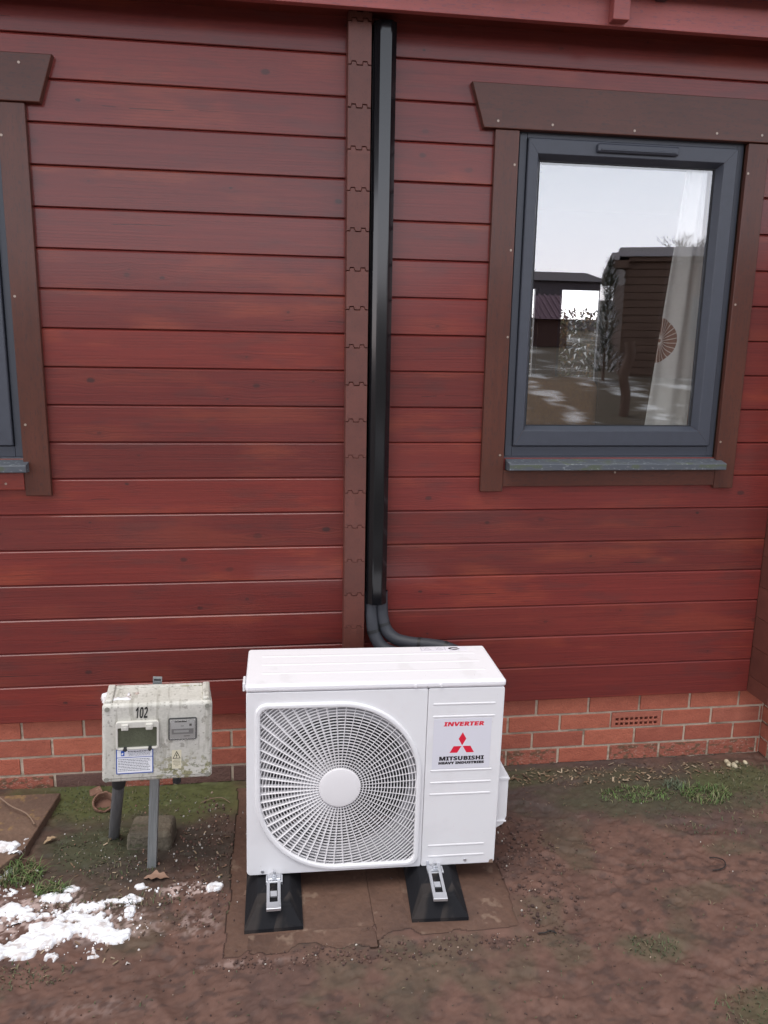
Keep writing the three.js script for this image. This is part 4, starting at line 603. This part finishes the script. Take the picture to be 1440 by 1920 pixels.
snowPatch('ragged snow patch between the grass tuft and the hooked strip', [[-0.70, 0.615, 0.05, 0.024], [-0.80, 0.655, 0.06, 0.024], [-0.655, 0.58, 0.03, 0.014], [-0.745, 0.69, 0.04, 0.016]], 0.013, 540, 0.42);
snowPatch('rounded lump of snow on the rust-stained slab', [[-0.915, 0.392, 0.042, 0.024]], 0.022, 560, 0.35, () => 0.046);
snowPatch('snow lumps left of the grass tuft at the edge of the picture', [[-0.885, 0.475, 0.026, 0.018], [-0.93, 0.50, 0.04, 0.018], [-0.91, 0.55, 0.035, 0.02]], 0.016, 580, 0.42);
snowPatch('small crisp snow lump left of the paving under the unit', [[-0.205, 0.622, 0.026, 0.022]], 0.017, 600, 0.42);
snowPatch('tiny snow dab beside the dry leaf', [[-0.435, 0.592, 0.020, 0.012]], 0.012, 620, 0.38);
// snow lying on the meter box, along the front of its dished top
{ const top = (x, z) => 0.6615 - 0.046 * (x + 0.37) + 0.008 * sm(0.62, 0.56, z);
  snowPatch('thin crust of snow along the top of the meter box', [[-0.505, 0.588, 0.016, 0.016], [-0.470, 0.603, 0.03, 0.007]], 0.003, 640, 0.5, (x, z) => top(x, z) - 0.006); }
// dry leaf
function leafGeo(L, W, lobes) { const s = new THREE.Shape(), N = 40; for (let i = 0; i <= N; i++) { const t = i / N, w = W * Math.sin(Math.PI * Math.min(1, t * 1.02)) * (1 + 0.35 * Math.sin(t * Math.PI * lobes * 2)); s[i ? 'lineTo' : 'moveTo'](t * L, w); } for (let i = N; i >= 0; i--) { const t = i / N, w = W * Math.sin(Math.PI * Math.min(1, t * 1.02)) * (1 + 0.35 * Math.sin(t * Math.PI * lobes * 2 + 0.8)); s.lineTo(t * L, -w); } const g = new THREE.ShapeGeometry(s); g.rotateX(-Math.PI / 2); const p = g.attributes.position; for (let i = 0; i < p.count; i++) p.setY(i, 0.010 * Math.sin(p.getX(i) / L * 3) + 14 * p.getZ(i) ** 2 * 0.5); g.computeVertexNormals(); return g; }
const leafMat = std({ color: C(0.30, 0.18, 0.125), roughness: 0.8, side: THREE.DoubleSide });
function leaf(label, x, z, yaw, L, W, mat = leafMat, y = 0.004) { const m = new THREE.Mesh(leafGeo(L, W, 3), mat); m.name = numbered('fallen_leaf'); m.position.set(x, groundH(x, z) + y, z); m.rotation.y = yaw; scene.add(m); tag(m, label, 'leaf'); }
leaf('pale lobed dry leaf below the meter box', -0.435, 0.555, -0.1, 0.085, 0.018);
leaf('curled tan leaf at the corner of the rust-stained slab', -0.80, 0.345, 0.7, 0.05, 0.010, std({ color: C(0.33, 0.23, 0.14), roughness: 0.8, side: THREE.DoubleSide }));
function twig(label, pts, r, mat) { const g = new THREE.TubeGeometry(new THREE.CatmullRomCurve3(pts.map(([x, z, y = 0.006]) => new THREE.Vector3(x, groundH(x, z) + y, z))), 24, r, 7), m = new THREE.Mesh(g, mat); m.name = numbered('twig'); scene.add(m); tag(m, label, 'twig'); }
const twigDark = std({ color: C(0.012, 0.008, 0.007), roughness: 0.7 }), twigPale = std({ color: C(0.20, 0.13, 0.09), roughness: 0.8 });
twig('dark hooked twig on the mud at right', [[1.475, 0.655], [1.497, 0.672, 0.012], [1.505, 0.695, 0.014], [1.497, 0.716, 0.01], [1.47, 0.726], [1.448, 0.724]], 0.0019, twigDark);
twig('short black twig lying on the mud right of the slab', [[0.768, 0.937], [0.79, 0.94, 0.008], [0.805, 0.936, 0.008], [0.823, 0.942]], 0.0022, twigDark);
twig('pale dry stem lying across the rust-stained slab', [[-1.01, 0.12, 0.05], [-0.95, 0.18, 0.048], [-0.885, 0.225, 0.047], [-0.84, 0.29, 0.045]], 0.0028, twigPale);
twig('thin curved straw below the meter box at its right', [[-0.29, 0.13], [-0.25, 0.115, 0.012], [-0.21, 0.12, 0.014], [-0.18, 0.14]], 0.0014, twigPale);

function tuft(name, label, cx, cz, rx, rz, n, h, seed, cols) {
  const r = rng(seed), P = [], K = [];
  for (let k = 0; k < n; k++) {
    const a = r() * 6.283, q = Math.sqrt(r()), x = cx + rx * q * Math.cos(a), z = cz + rz * q * Math.sin(a), y = groundH(x, z) - 0.002, L = h * (0.4 + 0.8 * r()), lean = 0.5 + 0.9 * r(), d = r() * 6.283, dx = Math.cos(d) * lean, dz = Math.sin(d) * lean, w = 0.0013 + 0.0010 * r(), px = -Math.sin(d) * w, pz = Math.cos(d) * w;
    const A = [x - px, y, z - pz], B = [x + px, y, z + pz], m = 0.55, Cc = [x + dx * L * 0.3 - px * 0.8, y + L * m, z + dz * L * 0.3 - pz * 0.8], D = [x + dx * L * 0.3 + px * 0.8, y + L * m, z + dz * L * 0.3 + pz * 0.8], E = [x + dx * L * 0.85, y + L * (0.85 - 0.3 * (lean - 0.5)), z + dz * L * 0.85];
    P.push(...A, ...B, ...D, ...A, ...D, ...Cc, ...Cc, ...D, ...E); const c = cols[Math.floor(r() * cols.length)], v = 0.7 + 0.6 * r(); for (let i = 0; i < 9; i++) K.push(c[0] * v, c[1] * v, c[2] * v);
  }
  const g = new THREE.BufferGeometry(); g.setAttribute('position', new THREE.Float32BufferAttribute(P, 3)); g.setAttribute('color', new THREE.Float32BufferAttribute(K, 3)); g.computeVertexNormals();
  const m = new THREE.Mesh(g, std({ vertexColors: true, roughness: 0.7, side: THREE.DoubleSide })); m.name = numbered(name); scene.add(m);
  if (label) tag(m, label, 'grass'); return m;
}
const GREEN = [[0.08, 0.13, 0.035], [0.10, 0.16, 0.045], [0.06, 0.09, 0.03], [0.17, 0.16, 0.08]], DULL = [[0.06, 0.075, 0.03], [0.09, 0.085, 0.045], [0.15, 0.12, 0.07], [0.05, 0.06, 0.03]];
tuft('grass_tuft', 'bright green grass tuft nearest the plinth corner at right', 1.675, 0.28, 0.10, 0.07, 330, 0.036, 701, GREEN);
tuft('grass_tuft', 'flattened dull grass patch on the mud under the air brick', 1.40, 0.25, 0.16, 0.06, 520, 0.017, 702, GREEN);
tuft('grass_tuft', 'long green grass tuft poking out of the snow lumps at left', -0.83, 0.50, 0.075, 0.055, 240, 0.05, 703, GREEN);
tuft('grass_tuft', 'small green grass tuft between two snow patches at left', -0.715, 0.578, 0.055, 0.028, 150, 0.036, 704, GREEN);
tuft('grass_tuft', 'grey-green broad leaved weed beside the bright grass at right', 1.58, 0.205, 0.05, 0.03, 90, 0.03, 705, [[0.10, 0.12, 0.08], [0.07, 0.09, 0.05]]);
const scat = []; for (const [x, z, rx, rz, n, h, s] of [[-0.62, 0.10, 0.34, 0.12, 700, 0.012, 711], [-0.6, 0.36, 0.17, 0.1, 260, 0.014, 712], [1.95, 0.2, 0.18, 0.14, 340, 0.018, 713], [1.27, 1.28, 0.13, 0.08, 160, 0.018, 714], [1.09, 1.02, 0.09, 0.05, 120, 0.016, 715], [-0.72, 0.93, 0.16, 0.05, 180, 0.016, 716], [-0.5, 0.66, 0.2, 0.03, 160, 0.018, 717], [1.3, 0.7, 0.7, 0.45, 240, 0.012, 718], [1.7, 0.42, 0.3, 0.14, 240, 0.016, 719], [-0.52, 0.5, 0.12, 0.05, 130, 0.016, 720], [0.3, 1.1, 0.9, 0.2, 160, 0.011, 721], [-0.2, 0.5, 0.2, 0.3, 120, 0.012, 722]]) { const m = tuft('stray_grass', null, x, z, rx, rz, n, h, s, DULL); scene.remove(m); scat.push(m); }
{ const P = [], K = []; for (const m of scat) { P.push(...m.geometry.attributes.position.array); K.push(...m.geometry.attributes.color.array); } const g = new THREE.BufferGeometry(); g.setAttribute('position', new THREE.Float32BufferAttribute(P, 3)); g.setAttribute('color', new THREE.Float32BufferAttribute(K, 3)); g.computeVertexNormals(); const m = new THREE.Mesh(g, std({ vertexColors: true, roughness: 0.75, side: THREE.DoubleSide })); m.name = 'stray_grass'; m.userData.kind = 'stuff'; m.userData.label = 'short stray grass and moss blades on the mud'; m.userData.category = 'grass'; scene.add(m); }
function scatter(name, label, category, geo, mat, spots, seed) {
  const r = rng(seed), M = [], cols = []; const o = new THREE.Object3D();
  for (const [cx, cz, rx, rz, n, s0, s1, pal, flat] of spots) for (let k = 0; k < n; k++) {
    const a = r() * 6.283, q = Math.sqrt(r()), x = cx + rx * q * Math.cos(a), z = cz + rz * q * Math.sin(a); if (slabInset(x, z) > 0.03 && r() > 0.25) continue; const s = s0 + (s1 - s0) * r() ** 2.2; const onSlab = slabInset(x, z) > 0.02;
    o.position.set(x, (onSlab ? 0.005 : groundH(x, z)) + s * (flat ? 0.3 : 0.25), z); o.rotation.set((r() - 0.5) * (flat ? 0.9 : 6), r() * 6.283, (r() - 0.5) * (flat ? 0.9 : 6)); o.scale.set(s, s * (flat ? 0.35 : 0.7), s * (flat ? 0.5 : 0.8)); o.updateMatrix(); M.push(o.matrix.clone()); const c = pal[Math.floor(r() * pal.length)], v = 0.75 + 0.5 * r(); cols.push(C(c[0] * v, c[1] * v, c[2] * v));
  }
  const m = new THREE.InstancedMesh(geo, mat, M.length); M.forEach((q, i) => { m.setMatrixAt(i, q); m.setColorAt(i, cols[i]); }); m.name = name; m.userData.kind = 'stuff'; m.userData.label = label; m.userData.category = category; m.castShadow = m.receiveShadow = true; scene.add(m);
}
const PALE = [[0.40, 0.36, 0.32], [0.22, 0.16, 0.13], [0.30, 0.22, 0.17]], SOIL = [[0.085, 0.046, 0.036], [0.06, 0.034, 0.028], [0.11, 0.06, 0.047]], TAN = [[0.17, 0.11, 0.065], [0.24, 0.175, 0.11], [0.10, 0.06, 0.04], [0.30, 0.23, 0.16], [0.13, 0.08, 0.05]], GRAVEL = [[0.2, 0.17, 0.15], [0.12, 0.09, 0.08], [0.45, 0.42, 0.4], [0.25, 0.14, 0.1]];
scatter('pebbles', 'small pale and brown pebbles scattered over the mud', 'pebbles', new THREE.IcosahedronGeometry(0.5, 1), std({ roughness: 0.75, color: C(1, 1, 1) }), [
  [0.6, 0.8, 1.6, 0.75, 60, 0.002, 0.007, PALE], [-0.4, 0.33, 0.36, 0.26, 200, 0.003, 0.010, GRAVEL], [-0.25, 0.30, 0.07, 0.25, 50, 0.003, 0.012, PALE], [-0.4, 0.62, 0.4, 0.2, 110, 0.003, 0.012, GRAVEL], [1.2, 0.1, 0.75, 0.07, 160, 0.003, 0.013, TAN], [0.79, 0.66, 0.07, 0.3, 45, 0.003, 0.010, PALE], [0.3, 0.95, 0.55, 0.05, 70, 0.002, 0.008, PALE], [1.92, 0.07, 0.06, 0.03, 8, 0.02, 0.032, [[0.42, 0.36, 0.25]]]], 801);
scatter('soil_crumbs', 'crumbs of brown soil on the mud', 'soil', new THREE.IcosahedronGeometry(0.5, 1), std({ roughness: 0.95, color: C(1, 1, 1) }), [[0.6, 0.75, 1.7, 0.75, 1700, 0.002, 0.009, SOIL], [0.84, 0.66, 0.12, 0.34, 420, 0.003, 0.015, SOIL], [-0.25, 0.5, 0.1, 0.4, 300, 0.003, 0.014, SOIL], [0.3, 0.955, 0.5, 0.04, 380, 0.003, 0.013, SOIL]], 802);
scatter('leaf_litter', 'tan dead leaves and stalks along the foot of the plinth', 'leaf litter', new THREE.BoxGeometry(1, 0.25, 0.55), std({ roughness: 0.85, color: C(1, 1, 1) }), [[1.45, 0.09, 0.52, 0.07, 380, 0.004, 0.026, TAN, 1], [1.0, 0.06, 0.4, 0.05, 110, 0.006, 0.018, TAN, 1], [-0.45, 0.45, 0.35, 0.2, 120, 0.005, 0.020, TAN, 1], [1.2, 0.5, 0.8, 0.4, 120, 0.004, 0.014, TAN, 1], [-0.6, 0.75, 0.3, 0.2, 90, 0.005, 0.018, TAN, 1]], 803);

const SNOW = [[0.8, 0.81, 0.84], [0.65, 0.6, 0.58]];
scatter('snow_crumbs', 'crumbs of melting snow round the snow patches', 'snow', new THREE.IcosahedronGeometry(0.5, 1), std({ roughness: 0.75, color: C(1, 1, 1) }), [[-0.66, 0.75, 0.28, 0.12, 120, 0.003, 0.012, SNOW], [-0.82, 0.58, 0.12, 0.12, 50, 0.003, 0.012, SNOW], [-0.3, 0.62, 0.12, 0.03, 30, 0.003, 0.010, SNOW]], 804);

// ---------------------------------------------------------------- the plots opposite, seen only as reflections in the window
const dkWood = std({ color: C(0.11, 0.062, 0.043), roughness: 0.7 }), grWood = std({ color: C(0.075, 0.062, 0.075), roughness: 0.7 }), felt = std({ color: C(0.34, 0.32, 0.34), roughness: 0.9 }), plum = std({ color: C(0.15, 0.085, 0.12), roughness: 0.6 });
{
  const a = thing('neighbour_cabin', 'dark timber cabin with grey felt eaves reflected in the right window', 'cabin', [6.3, 0, 11.8]); a.rotation.y = 0.36;
  for (let k = 0; k < 17; k++) part('wall_board', rbx(0.26, 6, 0.95 + k * 0.14, 1.086 + k * 0.14, 0.25, 4.5, 0.01, 1), dkWood, a);
  part('roof', [prismX([[0, 3.40], [4.8, 3.40], [4.8, 3.56], [0, 3.56]], 0.12, 6.3), bx(-0.02, 0.1199, 3.34, 3.47, 0, 4.8)], felt, a); part('eave', [bx(-0.015, 0.3, 3.20, 3.339, 0.05, 4.7), bx(0.3001, 6.2, 3.32, 3.399, 0.1, 4.7)], dkWood, a);
  part('log_bracket', [cyl(0.085, 0.12, 0.17, 3.10, 0.2, 'z', 16), cyl(0.075, 0.12, 0.19, 2.96, 0.2, 'z', 16)], std({ color: C(0.3, 0.27, 0.26), roughness: 0.8 }), a);
  part('window', [bx(1.5, 2.4, 1.9, 2.7, 0.22, 0.249)], std({ color: C(0.05, 0.05, 0.06), roughness: 0.1 }), a);
  const b = thing('neighbour_cabin', 'low plum-grey cabin far off, reflected in the right window at left', 'cabin');
  part('wall', bx(8, 13.6, 2, 4.4, 30, 35), grWood, b); part('roof', [prismX([[29.6, 4.4], [35.5, 4.4], [32.5, 5.0]], 7.6, 13.9)], std({ color: C(0.10, 0.085, 0.10), roughness: 0.9 }), b);
  const d = thing('garden_shed', 'brown shed with a plum sheet roof reflected in the right window', 'shed');
  part('wall', bx(7.4, 8.55, 1.5, 2.6, 20, 22), std({ color: C(0.08, 0.035, 0.03), roughness: 0.7 }), d); part('roof', [prismX([[19.7, 2.52], [22.3, 2.52], [21, 3.25]], 7.2, 8.75)], plum, d); for (let k = 0; k < 9; k++) part('roof_rib', bx(0, 0.03, 0, 0.03, 0, 1.5).rotateX(-0.51).translate(7.25 + k * 0.17, 2.545, 19.66), plum, d);
}
function bareTree(x, z, h, seed, label, spread = 1) {
  const r = rng(seed), tr = [], tw = [];
  const grow = (p, d, L, R, dep) => { const q = p.clone().addScaledVector(d, L), g = new THREE.CylinderGeometry(R * 0.6, R, L, dep < 2 ? 7 : 4, 1, true); g.translate(0, L / 2, 0); g.applyQuaternion(new THREE.Quaternion().setFromUnitVectors(new THREE.Vector3(0, 1, 0), d)); g.translate(p.x, p.y, p.z); (dep < 2 ? tr : tw).push(g); if (dep > 5) return; const n = dep === 0 ? 5 : 3; for (let k = 0; k < n; k++) { const e = d.clone().add(new THREE.Vector3((r() - 0.5) * 1.5 * spread, (r() - 0.15) * 0.7, (r() - 0.5) * 1.5 * spread)).normalize(); grow(p.clone().addScaledVector(d, L * (0.6 + 0.4 * r())), e, L * (0.55 + 0.25 * r()), R * 0.55, dep + 1); } };
  const y = groundH(x, z); grow(new THREE.Vector3(0, 0, 0), new THREE.Vector3(0, 1, 0), h * 0.32, h * 0.022, 0);
  const t = thing('bare_tree', label, 'tree', [x, y - 0.05, z]); const m = std({ color: C(0.09, 0.06, 0.05), roughness: 0.9 }); part('trunk', tr, m, t); part('crown', tw, m, t);
}
bareTree(18.4, 31, 5.6, 901, 'bare winter tree above the felt roof, reflected in the right window'); bareTree(11.2, 34, 3.6, 902, 'bare winter tree above the low cabin, reflected in the right window');
{ // evergreen shrub and post by the neighbouring cabin
  const t = thing('evergreen_shrub', 'snow-dusted evergreen shrub beside the dark cabin, reflected in the window', 'shrub', [6.02, groundH(6.02, 11.2), 11.2]); const r = rng(910), P = [], Q = [];
  for (let k = 0; k < 1500; k++) { const v = r(), rad = 0.30 * (1 - v) ** 0.6 * (0.5 + 0.5 * r()) * (0.75 + 0.5 * Math.sin(v * 17)), a = r() * 6.283, x = rad * Math.cos(a), z = rad * Math.sin(a), y = 0.15 + v * 1.95, L = 0.10 + 0.08 * r(), dx = Math.cos(a) * 0.7, dz = Math.sin(a) * 0.7, w = 0.012; const out = r() < 0.22 ? Q : P; out.push(x - w * dz, y, z + w * dx, x + w * dz, y, z - w * dx, x + dx * L, y + L * (0.5 + 0.5 * r()), z + dz * L); }
  const mk = (A) => { const g = new THREE.BufferGeometry(); g.setAttribute('position', new THREE.Float32BufferAttribute(A, 3)); g.computeVertexNormals(); return g; };
  part('crown', mk(P), std({ color: C(0.035, 0.042, 0.026), roughness: 0.8, side: THREE.DoubleSide }), t); part('snow', mk(Q), std({ color: C(0.7, 0.7, 0.74), roughness: 0.8, side: THREE.DoubleSide }), t); part('trunk', cyl(0.03, 1.6, 0, 0.75, 0, 'y', 8, 0.012), dkWood, t);
  const p = thing('tree_stump', 'gnarled dark stump on the snow, reflected low in the right window', 'stump', [5.28, groundH(5.28, 8.6), 8.6]); part('trunk', new THREE.TubeGeometry(new THREE.CatmullRomCurve3([[0, -0.1, 0], [0.02, 0.3, 0], [-0.03, 0.6, 0.02], [0.04, 0.9, 0], [0.02, 1.1, 0]].map((q) => new THREE.Vector3(...q))), 30, 0.075, 9), dkWood, p);
}
// hedge behind the cabin, seen through its back windows
{
  const r = rng(920), A = [[], [], []]; const m = new THREE.Object3D();
  for (let k = 0; k < 9000; k++) { const x = 1.6 + 3.6 * r(), y = 0.3 + 1.85 * r() ** 0.8, z = -6.6 + 0.35 * r() + 0.35 * Math.abs(r() - 0.5), a = r() * 6.283, L = 0.03 + 0.04 * r(), w = 0.011; const o = A[r() < 0.13 ? 2 : r() < 0.5 ? 1 : 0]; o.push(x - w, y, z, x + w, y + w, z + 0.02, x + L * Math.cos(a), y + L * Math.sin(a), z + 0.03); }
  const t = thing('hedge', 'leafy hedge with snow on it showing through the far window of the room', 'hedge'); const cs = [[0.06, 0.065, 0.03], [0.16, 0.10, 0.05], [0.75, 0.75, 0.78]];
  A.forEach((q, i) => { const g = new THREE.BufferGeometry(); g.setAttribute('position', new THREE.Float32BufferAttribute(q, 3)); g.computeVertexNormals(); part(['foliage', 'dry_foliage', 'snow'][i], g, std({ color: C(...cs[i]), roughness: 0.8, side: THREE.DoubleSide }), t).userData.kind = 'stuff'; });
  part('stems', bx(1.6, 5.2, -0.05, 2.06, -6.75, -6.62), std({ color: C(0.05, 0.04, 0.03), roughness: 0.9 }), t);
}
scene.traverse((o) => { if (o.isMesh) { o.castShadow = true; o.receiveShadow = true; } });
renderer.render(scene, camera);
